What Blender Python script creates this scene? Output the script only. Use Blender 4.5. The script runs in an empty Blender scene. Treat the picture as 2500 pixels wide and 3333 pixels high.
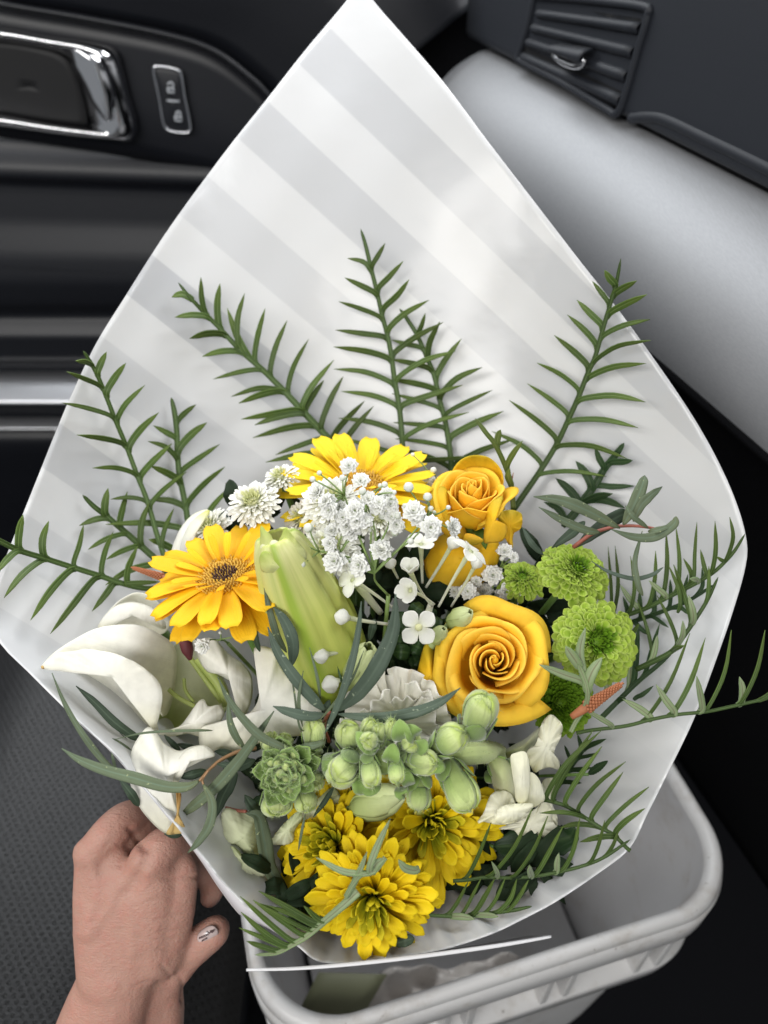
import bpy, math, random
import numpy as np
from mathutils import Matrix
random.seed(7); rng = np.random.default_rng(7)
sc = bpy.context.scene
COL = sc.collection
PI = math.pi
# ------------------------------------------------------------------ camera
PITCH = math.radians(42.4); CAMZ = 1.30
HALF = math.tan(math.radians(26.5))
cam = bpy.data.cameras.new("camera"); camo = bpy.data.objects.new("camera", cam); COL.objects.link(camo)
cam.sensor_fit = 'HORIZONTAL'; cam.sensor_width = 36; cam.lens = 18/HALF
cam.clip_start = .01; cam.clip_end = 60
cam.dof.use_dof = True; cam.dof.focus_distance = .40; cam.dof.aperture_fstop = 9.0
camo.location = (0, 0, CAMZ); camo.rotation_euler = (PI/2-PITCH, 0, 0)
sc.camera = camo
C0 = np.array([0, 0, CAMZ])
CX = np.array([1., 0, 0]); CZ = np.array([0, -math.cos(PITCH), math.sin(PITCH)])   # CZ points back to the camera
CY = np.array([0, math.sin(PITCH), math.cos(PITCH)])
# ------------------------------------------------------------------ world and lamps (daylight through the car windows)
w = bpy.data.worlds.new("World"); sc.world = w; w.use_nodes = True
bg = w.node_tree.nodes['Background']; bg.inputs[0].default_value = (.90, .95, 1, 1); bg.inputs[1].default_value = .24
def area(name, loc, target, sx, sy, power, col):
    l = bpy.data.lights.new(name, 'AREA'); l.shape = 'RECTANGLE'; l.size = sx; l.size_y = sy; l.energy = power; l.color = col
    o = bpy.data.objects.new(name, l); COL.objects.link(o); o.location = loc
    d = np.array(target, float)-np.array(loc, float)
    from mathutils import Vector
    o.rotation_euler = Vector(d).to_track_quat('-Z', 'Y').to_euler()
    return o
area("windshield_light", (.75, .80, 2.0), (.15, .40, .9), 1.3, .8, 31, (.98, .985, 1))
area("passenger_window_light", (-.5, 1.35, 1.98), (0, .45, .9), 1.3, .6, 20, (.95, .98, 1))
area("driver_window_light", (-.7, -.75, 2.0), (-.05, .4, .9), 2.4, .5, 35, (1, .978, .945))
sc.view_settings.view_transform = 'Standard'; sc.view_settings.look = 'None'
sc.view_settings.exposure = 0; sc.view_settings.gamma = 1
try:
    sc.cycles.use_denoising = True; sc.cycles.max_bounces = 8; sc.cycles.caustics_reflective = False; sc.cycles.caustics_refractive = False
except Exception: pass
# ------------------------------------------------------------------ from photograph pixels (2500 wide) to points in the place
def W(u, v, d):
    u = np.asarray(u, float); v = np.asarray(v, float); d = np.asarray(d, float)
    x = (u-1250)/1250*HALF*d; y = -(v-1666.5)/1250*HALF*d
    return C0 + x[..., None]*CX + y[..., None]*CY - d[..., None]*CZ
def px(d): return d*HALF/1250
def ray(u, v):
    r = W(u, v, 1.)-C0
    return r
def on_plane(u, v, p0, n):
    r = ray(u, v); n = np.asarray(n, float)
    return C0 + r*(((np.asarray(p0)-C0)@n)/(r@n))[..., None] if r.ndim > 1 else C0 + r*(((np.asarray(p0)-C0)@n)/(r@n))
K = 2500/1659
def crop(x0, y0, f): return lambda pts: [(x0+p[0]/f, y0+p[1]/f)+tuple(p[2:]) for p in pts]
cU = crop(0, 0, 1/K)
cA = crop(100, 1100, 2.0738); cB = crop(550, 850, 2.0738); cC = crop(1000, 700, 2.37); cD = crop(1600, 800, 2.4583)
cE = crop(1800, 1650, 2.37); cF = crop(1500, 2300, 2.37); c5 = crop(0, 1600, 1.659); c6 = crop(800, 1600, 1.8433)
c7 = crop(100, 1900, 2.0738); c8 = crop(0, 2500, 1.659); cG = crop(700, 2400, 1.659); cR = crop(1600, 1600, 1.8433)
cH = crop(900, 1400, 2.0738); cS = crop(700, 2200, 1.659); cW = crop(1250, 1900, 1.8433); cL = crop(450, 1400, 2.37)
c1 = crop(0, 0, 1.3272); c2 = crop(1250, 0, 1.3272)
# ------------------------------------------------------------------ node materials
def newmat(name):
    m = bpy.data.materials.new(name); m.use_nodes = True; nt = m.node_tree; nt.nodes.clear()
    out = nt.nodes.new('ShaderNodeOutputMaterial'); return m, nt, out
def nd(nt, t, **kw):
    n = nt.nodes.new(t)
    for k, v in kw.items():
        if isinstance(k, str) and hasattr(n, k): setattr(n, k, v)
    return n
def ramp(nt, stops):
    r = nd(nt, 'ShaderNodeValToRGB'); e = r.color_ramp.elements
    while len(e) < len(stops): e.new(.5)
    for i, (p, c) in enumerate(stops): e[i].position = p; e[i].color = (*c, 1)
    return r
def mixc(nt, fac, a, b, mode='MIX'):
    m = nd(nt, 'ShaderNodeMix', data_type='RGBA', blend_type=mode); L = nt.links
    for i, x in ((0, fac), (6, a), (7, b)):
        if hasattr(x, 'is_linked'): L.new(x, m.inputs[i])
        elif isinstance(x, (int, float)): m.inputs[i].default_value = x
        else: m.inputs[i].default_value = (*x, 1)
    return m.outputs[2]
def mth(nt, op, a, b=None):
    m = nd(nt, 'ShaderNodeMath', operation=op)
    for i, x in enumerate((a, b)):
        if x is None: continue
        if hasattr(x, 'is_linked'): nt.links.new(x, m.inputs[i])
        else: m.inputs[i].default_value = x
    return m.outputs[0]
def noise(nt, vec, scale, detail=3, rough=.55):
    n = nd(nt, 'ShaderNodeTexNoise'); n.inputs['Scale'].default_value = scale; n.inputs['Detail'].default_value = detail
    n.inputs['Roughness'].default_value = rough
    if vec is not None: nt.links.new(vec, n.inputs['Vector'])
    return n.outputs['Fac']
def finish(nt, out, col, rough, transl=0, tcol=None, bump=None, bdist=.0005, metal=0, spec=.5, sheen=0, coat=0, bstr=.6):
    L = nt.links; p = nd(nt, 'ShaderNodeBsdfPrincipled')
    if hasattr(col, 'is_linked'): L.new(col, p.inputs['Base Color'])
    else: p.inputs['Base Color'].default_value = (*col, 1)
    if hasattr(rough, 'is_linked'): L.new(rough, p.inputs['Roughness'])
    else: p.inputs['Roughness'].default_value = rough
    p.inputs['Metallic'].default_value = metal; p.inputs['Specular IOR Level'].default_value = spec
    p.inputs['Sheen Weight'].default_value = sheen; p.inputs['Coat Weight'].default_value = coat
    if bump is not None:
        b = nd(nt, 'ShaderNodeBump'); b.inputs['Strength'].default_value = bstr; b.inputs['Distance'].default_value = bdist
        L.new(bump, b.inputs['Height']); L.new(b.outputs[0], p.inputs['Normal'])
    if transl > 0:
        t = nd(nt, 'ShaderNodeBsdfTranslucent'); mx = nd(nt, 'ShaderNodeMixShader'); mx.inputs[0].default_value = transl
        c = tcol if tcol is not None else col
        if hasattr(c, 'is_linked'): L.new(c, t.inputs[0])
        else: t.inputs[0].default_value = (*c, 1)
        L.new(p.outputs[0], mx.inputs[1]); L.new(t.outputs[0], mx.inputs[2]); L.new(mx.outputs[0], out.inputs[0])
    else: L.new(p.outputs[0], out.inputs[0])
    return p
def petal_mat(name, stops, rough=.5, transl=.3, vein=.5, veins=26, var=.12, edge=None, sheen=0, spots=None, vcol=None):
    """petal or leaf: pigment along its length (UV v), fine veins along it, a little change from one to the next"""
    m, nt, out = newmat(name); L = nt.links
    uv = nd(nt, 'ShaderNodeUVMap'); sep = nd(nt, 'ShaderNodeSeparateXYZ'); L.new(uv.outputs[0], sep.inputs[0])
    oi = nd(nt, 'ShaderNodeObjectInfo'); tc = nd(nt, 'ShaderNodeTexCoord')
    r = ramp(nt, stops); L.new(sep.outputs[1], r.inputs[0]); col = r.outputs[0]
    nz = noise(nt, tc.outputs['Object'], 160, 3)
    if edge is not None:
        e = mth(nt, 'POWER', mth(nt, 'ABSOLUTE', mth(nt, 'SUBTRACT', mth(nt, 'MULTIPLY', sep.outputs[0], 2), 1)), 3.0)
        col = mixc(nt, mth(nt, 'MULTIPLY', e, .8), col, edge)
    if vcol is not None:
        c = mth(nt, 'ABSOLUTE', mth(nt, 'SUBTRACT', sep.outputs[0], .5))
        k = nd(nt, 'ShaderNodeMapRange'); L.new(c, k.inputs[0]); k.inputs[1].default_value = .03; k.inputs[2].default_value = .10
        k.inputs[3].default_value = .85; k.inputs[4].default_value = 0
        col = mixc(nt, k.outputs[0], col, vcol)
    hs = nd(nt, 'ShaderNodeHueSaturation')
    v = mth(nt, 'ADD', mth(nt, 'MULTIPLY', oi.outputs['Random'], var*2), 1-var)
    v = mth(nt, 'ADD', v, mth(nt, 'MULTIPLY', mth(nt, 'SUBTRACT', nz, .5), .28))
    L.new(v, hs.inputs['Value']); L.new(col, hs.inputs['Color'])
    hs.inputs['Hue'].default_value = .5
    col = hs.outputs[0]
    if spots is not None:
        n2 = noise(nt, tc.outputs['Object'], 420, 1); k = nd(nt, 'ShaderNodeMapRange'); L.new(n2, k.inputs[0])
        k.inputs[1].default_value = .70; k.inputs[2].default_value = .74; col = mixc(nt, k.outputs[0], col, spots)
    cmb = nd(nt, 'ShaderNodeCombineXYZ'); L.new(mth(nt, 'MULTIPLY', sep.outputs[0], veins), cmb.inputs[0]); L.new(mth(nt, 'MULTIPLY', sep.outputs[1], 1.6), cmb.inputs[1])
    L.new(mth(nt, 'MULTIPLY', oi.outputs['Random'], 40), cmb.inputs[2])
    b = mth(nt, 'ADD', mth(nt, 'MULTIPLY', noise(nt, cmb.outputs[0], 1.0, 2), 1), mth(nt, 'MULTIPLY', nz, .5))
    finish(nt, out, col, rough, transl, None, b, .0006, bstr=vein, sheen=sheen, spec=.22)
    return m
def plain_mat(name, col, rough, bscale=0, bdist=.0004, metal=0, var=0, spec=.5, transl=0, sheen=0, bstr=.5, detail=4, stretch=None, coat=0):
    m, nt, out = newmat(name); tc = nd(nt, 'ShaderNodeTexCoord'); vec = tc.outputs['Object']
    if stretch:
        mp = nd(nt, 'ShaderNodeMapping'); mp.inputs['Scale'].default_value = stretch; nt.links.new(vec, mp.inputs[0]); vec = mp.outputs[0]
    c = col; b = None
    if bscale: b = noise(nt, vec, bscale, detail)
    if var:
        n2 = noise(nt, vec, bscale*.3 if bscale else 30, 4)
        c = mixc(nt, n2, tuple(x*(1-var) for x in col), tuple(min(1, x*(1+var)) for x in col))
    finish(nt, out, c, rough, transl, None, b, bdist, metal, spec, sheen, coat, bstr)
    return m
# ------------------------------------------------------------------ mesh helpers
class T:
    def __init__(s, o, M): s.o = o; s.M = M; s.Mi = np.linalg.inv(M)
def thing(name, label, cat, loc=(0, 0, 0), rot=None, group=None, kind=None):
    o = bpy.data.objects.new(name, None); COL.objects.link(o); o.empty_display_size = .01
    M = np.eye(4); M[:3, 3] = loc
    if rot is not None: M[:3, :3] = rot
    o.matrix_basis = Matrix(M.tolist())
    o['label'] = label; o['category'] = cat
    if group: o['group'] = group
    if kind: o['kind'] = kind
    return T(o, M)
def mesh(name, V, F, mat, UV=None, smooth=True):
    me = bpy.data.meshes.new(name); me.from_pydata(np.asarray(V).tolist(), [], [list(f) for f in F])
    if UV is not None:
        l = me.uv_layers.new(name='UVMap'); idx = np.empty(len(me.loops), dtype=np.int32); me.loops.foreach_get('vertex_index', idx)
        l.data.foreach_set('uv', np.asarray(UV, dtype=np.float32)[idx].ravel())
    if mat: me.materials.append(mat)
    if smooth: me.polygons.foreach_set('use_smooth', [True]*len(me.polygons))
    me.update(); return me
def part(name, geo, mat, par=None, world=True, smooth=True, label=None, kind=None, cat=None, group=None):
    V, F = geo[0], geo[1]; UV = geo[2] if len(geo) > 2 else None; V = np.asarray(V, float)
    if par is not None and world: V = V@par.Mi[:3, :3].T + par.Mi[:3, 3]
    o = bpy.data.objects.new(name, mesh(name, V, F, mat, UV, smooth)); COL.objects.link(o)
    if par is not None: o.parent = par.o
    for k, v in (('label', label), ('kind', kind), ('category', cat), ('group', group)):
        if v: o[k] = v
    return T(o, par.M if par is not None else np.eye(4))
def inst(name, me, par, M):
    o = bpy.data.objects.new(name, me); COL.objects.link(o); o.parent = par.o; o.matrix_basis = Matrix(M.tolist()); return o
def join(*gs):
    V = []; F = []; UV = []; n = 0
    for g in gs:
        V.append(np.asarray(g[0])); F += [tuple(i+n for i in f) for f in g[1]]
        UV.append(np.asarray(g[2]) if len(g) > 2 and g[2] is not None else np.zeros((len(g[0]), 2))); n += len(g[0])
    return np.vstack(V), F, np.vstack(UV)
def xf(g, M): return (np.asarray(g[0])@M[:3, :3].T+M[:3, 3],)+tuple(g[1:])
def Rx(a): c, s = math.cos(a), math.sin(a); M = np.eye(4); M[1:3, 1:3] = [[c, -s], [s, c]]; return M
def Ry(a): c, s = math.cos(a), math.sin(a); M = np.eye(4); M[0, 0] = c; M[0, 2] = s; M[2, 0] = -s; M[2, 2] = c; return M
def Rz(a): c, s = math.cos(a), math.sin(a); M = np.eye(4); M[:2, :2] = [[c, -s], [s, c]]; return M
def Tr(x, y, z): M = np.eye(4); M[:3, 3] = (x, y, z); return M
def Sc(x, y=None, z=None): return np.diag([x, x if y is None else y, x if z is None else z, 1.])
def sp(pts, n):
    """Catmull-Rom through the points"""
    P = np.asarray(pts, float); k = len(P)
    if k == 2: t = np.linspace(0, 1, n)[:, None]; return P[0]*(1-t)+P[1]*t
    Q = np.vstack([2*P[0]-P[1], P, 2*P[-1]-P[-2]]); t = np.linspace(0, k-1-1e-9, n); i = t.astype(int); f = (t-i)[:, None]
    a, b, c, d = Q[i], Q[i+1], Q[i+2], Q[i+3]
    return .5*(2*b+(c-a)*f+(2*a-5*b+4*c-d)*f*f+(3*b-a-3*c+d)*f**3)
def grid(P, th=0, wrap=False, uv=None):
    """sheet of (n,m,3) points given a real thickness"""
    n, m = P.shape[:2]
    uu, vv = np.meshgrid(np.linspace(0, 1, m), np.linspace(0, 1, n)); U0 = np.stack([uu, vv], -1) if uv is None else uv
    du = np.gradient(P, axis=1) if not wrap else (np.roll(P, -1, 1)-np.roll(P, 1, 1)); dv = np.gradient(P, axis=0)
    N = np.cross(du, dv); N /= (np.linalg.norm(N, axis=-1, keepdims=True)+1e-12)
    F = []; mm = m if wrap else m-1
    for i in range(n-1):
        for j in range(mm):
            a = i*m+j; b = i*m+(j+1) % m; F.append((a, b, b+m, a+m))
    if th == 0: return P.reshape(-1, 3), F, U0.reshape(-1, 2)
    V = np.vstack([(P+N*th/2).reshape(-1, 3), (P-N*th/2).reshape(-1, 3)]); k = n*m
    G = F+[(d+k, c+k, b+k, a+k) for a, b, c, d in F]
    edge = []
    for j in range(mm): edge.append((j+1 if not wrap else (j+1) % m, j)); a = (n-1)*m; edge.append((a+j, a+(j+1) % m))
    if not wrap:
        for i in range(n-1): edge.append((i*m, (i+1)*m)); edge.append(((i+1)*m+m-1, i*m+m-1))
    G += [(a, b, b+k, a+k) for a, b in edge]
    return V, G, np.vstack([U0.reshape(-1, 2)]*2)
def tube(pts, rad, seg=7, n=None, cap=True):
    P = np.asarray(pts, float)
    if n: P = sp(P, n)
    n = len(P); r = np.interp(np.linspace(0, 1, n), np.linspace(0, 1, len(np.atleast_1d(rad))), np.atleast_1d(rad))
    t = np.gradient(P, axis=0); t /= np.linalg.norm(t, axis=1, keepdims=True)+1e-12
    ref = np.array([.13, .97, .2]); V = []
    a = np.cross(t[0], ref); a /= np.linalg.norm(a)
    for i in range(n):
        a = a-t[i]*(a@t[i]); a /= np.linalg.norm(a)+1e-12; b = np.cross(t[i], a)
        for k in range(seg):
            q = 2*PI*k/seg; V.append(P[i]+r[i]*(a*math.cos(q)+b*math.sin(q)))
    F = [(i*seg+k, i*seg+(k+1) % seg, (i+1)*seg+(k+1) % seg, (i+1)*seg+k) for i in range(n-1) for k in range(seg)]
    UV = [(k/seg, i/(n-1)) for i in range(n) for k in range(seg)]
    if cap: F += [tuple(range(seg))[::-1], tuple((n-1)*seg+k for k in range(seg))]
    return np.array(V), F, np.array(UV)
def lathe(prof, seg=16, lobes=None):
    """profile of (radius, z) turned about z; lobes(angle) scales the radius"""
    V = []; UV = []
    for i, (r, z) in enumerate(prof):
        for k in range(seg):
            q = 2*PI*k/seg; s = lobes(q, i/(len(prof)-1)) if lobes else 1
            V.append((r*s*math.cos(q), r*s*math.sin(q), z)); UV.append((k/seg, i/(len(prof)-1)))
    F = [(i*seg+k, i*seg+(k+1) % seg, (i+1)*seg+(k+1) % seg, (i+1)*seg+k) for i in range(len(prof)-1) for k in range(seg)]
    F += [tuple(range(seg))[::-1], tuple((len(prof)-1)*seg+k for k in range(seg))]
    return np.array(V), F, np.array(UV)
def ball(c, r, seg=10, rings=7, M=None):
    g = lathe([(max(1e-4, math.sin(PI*i/rings)), -math.cos(PI*i/rings)) for i in range(rings+1)], seg)
    return xf(g, Tr(*c)@Sc(r) if M is None else M)
def frame(axis, spin=0, up=(0, 1, 0)):
    """rotation whose z looks along axis, given in camera space (x right, y up, z to the camera)"""
    z = np.array(axis, float); z /= np.linalg.norm(z); u = np.array(up, float)
    if abs(u@z) > .97: u = np.array([1., 0, 0])
    x = np.cross(u, z); x /= np.linalg.norm(x); y = np.cross(z, x)
    B = np.stack([CX, CY, CZ], 1); R = B@np.stack([x, y, z], 1)
    return R@Rz(spin)[:3, :3]
def leafmesh(spine, width, nrm=None, cup=.25, roll=0, th=.00025, n=12, prof=None, tip=.02, m=5, wave=0):
    """blade along a spine of world points; width at its widest; nrm is the side that shows"""
    P = sp(spine, n); t = np.gradient(P, axis=0); t /= np.linalg.norm(t, axis=1, keepdims=True)+1e-12
    if nrm is None: nr = C0-P; nr /= np.linalg.norm(nr, axis=1, keepdims=True)
    else: nr = np.tile(np.asarray(nrm, float), (n, 1))
    side = np.cross(t, nr); side /= np.linalg.norm(side, axis=1, keepdims=True)+1e-12; nr = np.cross(side, t)
    c, s = math.cos(roll), math.sin(roll); side, nr = side*c+nr*s, nr*c-side*s
    v = np.linspace(0, 1, n)
    wd = prof(v) if prof is not None else np.sin(PI*np.clip(v, 0, 1)**.8)**.7
    wd = np.maximum(wd, tip)*width/2
    q = np.linspace(-1, 1, m)
    A = P[:, None]+side[:, None]*(q[None, :, None]*wd[:, None, None])+nr[:, None]*(np.abs(q)[None, :, None]*wd[:, None, None]*cup)
    if wave: A = A+nr[:, None]*(np.sin(v*17+q[0])[:, None]*np.abs(q)[None, :]*width*wave)[..., None]
    return grid(A, th)
def outline_petal(pts, d, bulge=.012, rimd=0, th=.0005, n=64, rings=12, ruffle=0, seed=0, rk=9, uvdir=(0, 1)):
    """petal inside a closed outline of photograph points, each with its own distance: domed by bulge, its rim ruffled"""
    a = np.array([(p[0], p[1], (p[2] if len(p) > 2 else rimd)) for p in pts], float)
    a = np.vstack([a, a[:1]]); S = sp(np.vstack([a[-3:-1], a, a[1:3]]), 8*n+1)
    k = len(a)+4; seg = (len(S)-1)/(k-1); S = S[int(2*seg):int((k-3)*seg)+1]
    L = np.r_[0, np.cumsum(np.linalg.norm(np.diff(S[:, :2], axis=0), axis=1))]
    q = np.linspace(0, L[-1], n+1)[:-1]; O = np.stack([np.interp(q, L, S[:, i]) for i in range(3)], 1)
    c = O.mean(0)
    r = np.random.default_rng(seed+3); ph = r.uniform(0, 6.28, 3)
    th_ = np.arange(n)/n*2*PI
    ruf = ruffle*(np.sin(th_*rk+ph[0])+.6*np.sin(th_*(rk*2+1)+ph[1])+.4*np.sin(th_*(rk*.5//1+2)+ph[2]))
    P = np.zeros((rings, n, 3)); uv = np.zeros((rings, n, 2)); ax = np.array(uvdir, float); ax /= np.linalg.norm(ax)
    rel = O[:, :2]-c[:2]; al = rel@ax; lo, hi = al.min(), al.max(); ac = rel@np.array([ax[1], -ax[0]]); ro, rh = ac.min(), ac.max()
    for i, f in enumerate(np.linspace(0.001, 1, rings)):
        uvp = c[:2]+rel*f
        dep = d+c[2]*(1-f*f)+O[:, 2]*f*f-bulge*(1-f*f)+ruf*f**3
        P[i] = W(uvp[:, 0], uvp[:, 1], dep)
        uv[i, :, 1] = (al*f-lo)/(hi-lo+1e-9); uv[i, :, 0] = (ac*f-ro)/(rh-ro+1e-9)
    return grid(P, th, wrap=True, uv=uv)
# ================================================================== the car interior
m_vinyl = plain_mat('black_vinyl', (.0065, .0075, .011), .46, 900, .00035, var=.15)
m_plastic = plain_mat('black_plastic', (.0075, .0085, .0125), .45, 2200, .00015, var=.1)
m_dash = plain_mat('dash_plastic', (.0105, .0130, .0190), .62, 1500, .0003, var=.12)
m_dark = plain_mat('dark_carpet', (.0022, .0023, .003), .95, 600, .0015, spec=.1)
m_chrome = plain_mat('chrome', (.82, .82, .84), .09, metal=1)
m_satin = plain_mat('satin_chrome', (.70, .71, .75), .22, metal=1)
m_print = plain_mat('white_print', (.55, .58, .62), .5)
m_hole = plain_mat('deep_black', (.003, .003, .004), .6)
def brushed():
    m, nt, out = newmat('brushed_silver'); tc = nd(nt, 'ShaderNodeTexCoord'); mp = nd(nt, 'ShaderNodeMapping')
    mp.inputs['Rotation'].default_value = (0, 0, math.radians(-19.5)); mp.inputs['Scale'].default_value = (900, 14, 900)
    nt.links.new(tc.outputs['Object'], mp.inputs[0]); n = noise(nt, mp.outputs[0], 1, 3)
    p = finish(nt, out, mixc(nt, n, (.255, .26, .27), (.335, .34, .355)), .58, bump=n, bdist=.00016, metal=.5, bstr=.4)
    return m
m_silver = brushed()
def leather():
    m, nt, out = newmat('perforated_leather'); L = nt.links; tc = nd(nt, 'ShaderNodeTexCoord'); sep = nd(nt, 'ShaderNodeSeparateXYZ')
    L.new(tc.outputs['Object'], sep.inputs[0]); P = .0074
    x = mth(nt, 'DIVIDE', sep.outputs[0], P); y = mth(nt, 'DIVIDE', sep.outputs[1], P*.62)
    row = mth(nt, 'FLOOR', y); x = mth(nt, 'ADD', x, mth(nt, 'MULTIPLY', mth(nt, 'MODULO', row, 2), .5))
    fx = mth(nt, 'SUBTRACT', mth(nt, 'FRACT', x), .5); fy = mth(nt, 'MULTIPLY', mth(nt, 'SUBTRACT', mth(nt, 'FRACT', y), .5), .62)
    r = mth(nt, 'SQRT', mth(nt, 'ADD', mth(nt, 'MULTIPLY', fx, fx), mth(nt, 'MULTIPLY', fy, fy)))
    k = nd(nt, 'ShaderNodeMapRange'); L.new(r, k.inputs[0]); k.inputs[1].default_value = .16; k.inputs[2].default_value = .22
    vo = nd(nt, 'ShaderNodeTexVoronoi'); vo.inputs['Scale'].default_value = 620; L.new(tc.outputs['Object'], vo.inputs['Vector'])
    col = mixc(nt, k.outputs[0], (.001, .001, .001), (.0075, .0077, .0088))
    h = mth(nt, 'ADD', mth(nt, 'MULTIPLY', vo.outputs['Distance'], .22), mth(nt, 'MULTIPLY', k.outputs[0], 1.2))
    finish(nt, out, col, .42, bump=h, bdist=.0013, bstr=.8, spec=.38); return m
m_leather = leather()
def box(c, s, R=None, bev=0):
    V = np.array([(x, y, z) for x in (-.5, .5) for y in (-.5, .5) for z in (-.5, .5)])*np.array(s)
    if R is not None: V = V@np.asarray(R).T
    F = [(0, 1, 3, 2), (4, 6, 7, 5), (0, 4, 5, 1), (2, 3, 7, 6), (0, 2, 6, 4), (1, 5, 7, 3)]
    return V+np.array(c), F, np.zeros((8, 2))
def bevel(t, wdt, seg=3):
    b = t.o.modifiers.new('bevel', 'BEVEL'); b.width = wdt; b.segments = seg; b.limit_method = 'ANGLE'; return t
# footwell floor
g = grid(np.array([[(x, y, -.15) for x in np.linspace(-1.6, 1.6, 9)] for y in np.linspace(-.9, 1.3, 9)], float))
part('footwell_floor', g, m_dark, kind='structure')
# ---- door: a panel in the plane Y = YD, features raised towards the camera
YD = 1.02
def dp(pts, off=0):
    a = np.array([p[:2] for p in pts], float); return on_plane(a[:, 0], a[:, 1], (0, YD-off, 0), (0, -1, 0))
car = thing('car_interior', 'black car interior round the bouquet: door with chrome handle, silver-banded dashboard, leather seat', 'car', (0, .6, 0))
X = np.linspace(-1.25, .20, 50)
def zof(v, u=200): return dp([(u, v)])[0][2]
# profile of the door in height: (photo v at the left edge, how far it stands out)
prof = [(2300, .0), (1720, .0), (1530, .012), (1440, .02), (1400, .02), (1385, .0), (1160, .0), (1140, .03), (1045, .034), (1030, .010), (1000, .012),
        (960, .026), (880, .034), (800, .030), (700, .016), (570, .010), (545, .024), (530, .036), (515, .026), (480, .020), (455, .006), (430, .006)]
zz = np.array([zof(v) for v, o in prof]); oo = np.array([o for v, o in prof])
Z = np.linspace(zz[0], zz[-1], 150); O = np.interp(Z, zz, oo)
sag = lambda x: -.035*(x+.6)          # the mouldings fall a little towards the dashboard
P = np.array([[(x, YD-O[i], Z[i]+sag(x)*np.clip((Z[i]-zz[11])/.15, 0, 1)) for x in X] for i in range(len(Z))])
door = part('door', grid(P, .004), m_vinyl, car, label='black inner door with chrome handle and lock switch')
# switch panel, its top edge curved down at the right
def strip(top, bot, offs, n=60, rows=6):
    a = sp(np.array(top, float), n); b = sp(np.array(bot, float), n)
    P = np.zeros((rows, n, 3))
    for i, f in enumerate(np.linspace(0, 1, rows)):
        q = a*(1-f)+b*f; o = np.interp(f, np.linspace(0, 1, len(offs)), offs); P[i] = dp(q, o)
    return grid(P, .003)
top = c1([(-300, -40), (0, 30), (350, 90), (700, 160), (900, 225), (1050, 330), (1170, 450), (1290, 640)])
bot = c1([(-300, 560), (0, 590), (350, 640), (700, 705), (900, 745), (1000, 760), (1080, 775), (1290, 800)])
part('switch_panel', strip(top, bot, [.030, .030, .030, .030, .028, .020], rows=8), m_plastic, door)
top2 = [(p[0]+14, p[1]-16) for p in top]; top3 = [(p[0]+52, p[1]-62) for p in top]; top4 = [(p[0]+760, p[1]-620) for p in top]
part('piping', strip(top2, top, [.05, .058, .05, .032], rows=6), m_vinyl, door)
part('upper_panel', strip(top4, top2, [-.03, .01, .045, .060, .052, .038], rows=18), m_vinyl, door)
# handle: recess, bezel in chrome
def loop_tube(pts, r, mat, name, par, seg=8, n=80, off=.04, closed=True):
    a = np.array(pts, float); 
    if closed: a = np.vstack([a, a[:1]])
    P = dp(sp(a, n), off); return part(name, tube(P, r, seg, cap=not closed), mat, par)
rec = c1([(-260, 175), (0, 178), (180, 208), (270, 240), (320, 300), (360, 420), (375, 520), (340, 540), (150, 515), (0, 490), (-260, 470)])
def fill(pts, off, mat, name, par, n=90, bul=0):
    a = np.vstack([pts, pts[:1]]); O_ = sp(a, n)[:-1]; c = O_.mean(0); P = np.zeros((7, len(O_), 3))
    for i, f in enumerate(np.linspace(.01, 1, 7)): P[i] = dp(c+(O_-c)*f, off+bul*(1-f*f))
    return part(name, grid(P, .002, wrap=True), mat, par)
fill(rec, .0335, m_hole, 'handle_recess', door)
# chrome surround: a closed loop of traced cross lines from its outer to its inner edge
outer = c1([(-300, 105), (0, 122), (220, 160), (420, 190), (500, 225), (530, 300), (560, 420), (592, 540), (575, 605), (500, 605), (300, 585), (0, 545), (-300, 505)])
inner = c1([(-300, 150), (0, 178), (180, 207), (260, 235), (310, 290), (340, 370), (372, 500), (378, 535), (350, 548), (170, 522), (0, 490), (-300, 455)])
a = sp(np.array(outer), 130); b = sp(np.array(inner), 130); P = np.zeros((9, 130, 3))
for i, f in enumerate(np.linspace(0, 1, 9)):
    P[i] = dp(a*(1-f)+b*f, .032+.030*math.sin(PI*min(1, f*.92+.04))**.7-.012*f)
hd = part('door_handle', grid(P, .002), m_chrome, door)
lv = sp(np.array(c1([(330, 215), (375, 260), (420, 350), (450, 440), (470, 520)])), 40); lw = np.interp(np.linspace(0, 1, 40), [0, .3, .7, 1], [20, 52, 40, 10])
P = np.zeros((7, 40, 3))
for i, f in enumerate(np.linspace(-1, 1, 7)): P[i] = dp(lv+np.stack([lw*f, -lw*f*.2], 1), .058+.010*(1-f*f))
part('release_lever', grid(P, .002), m_chrome, door)
# lock switch
sw = c1([(665, 290), (690, 286), (765, 300), (785, 330), (800, 420), (822, 530), (818, 568), (780, 572), (725, 560), (705, 520), (690, 430), (668, 330)])
fill(sw, .036, m_plastic, 'lock_switch', door, bul=.003)
ls = loop_tube(sw, .0018, m_satin, 'switch_bezel', door, off=.038)
part('divider_mark', tube(dp(c1([(722, 434), (775, 438)]), .041), .0011, 6), m_print, door)
for (x, y, op) in ((738, 385, 1), (770, 508, 0)):
    b1 = tube(dp(c1([(x-14, y-6), (x+13, y-2), (x+15, y+16), (x-12, y+12), (x-14, y-6)]), .041), .0011, 5)
    sh = [(x-9, y-6), (x-9, y-22), (x+3, y-27), (x+10, y-20), (x+10, y-3)] if not op else [(x+9, y-4), (x+11, y-22), (x+1, y-30), (x-12, y-24), (x-12, y-20)]
    part('lock_symbol', join(b1, tube(dp(c1(sh), .041), .001, 5)), m_print, door)
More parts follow.
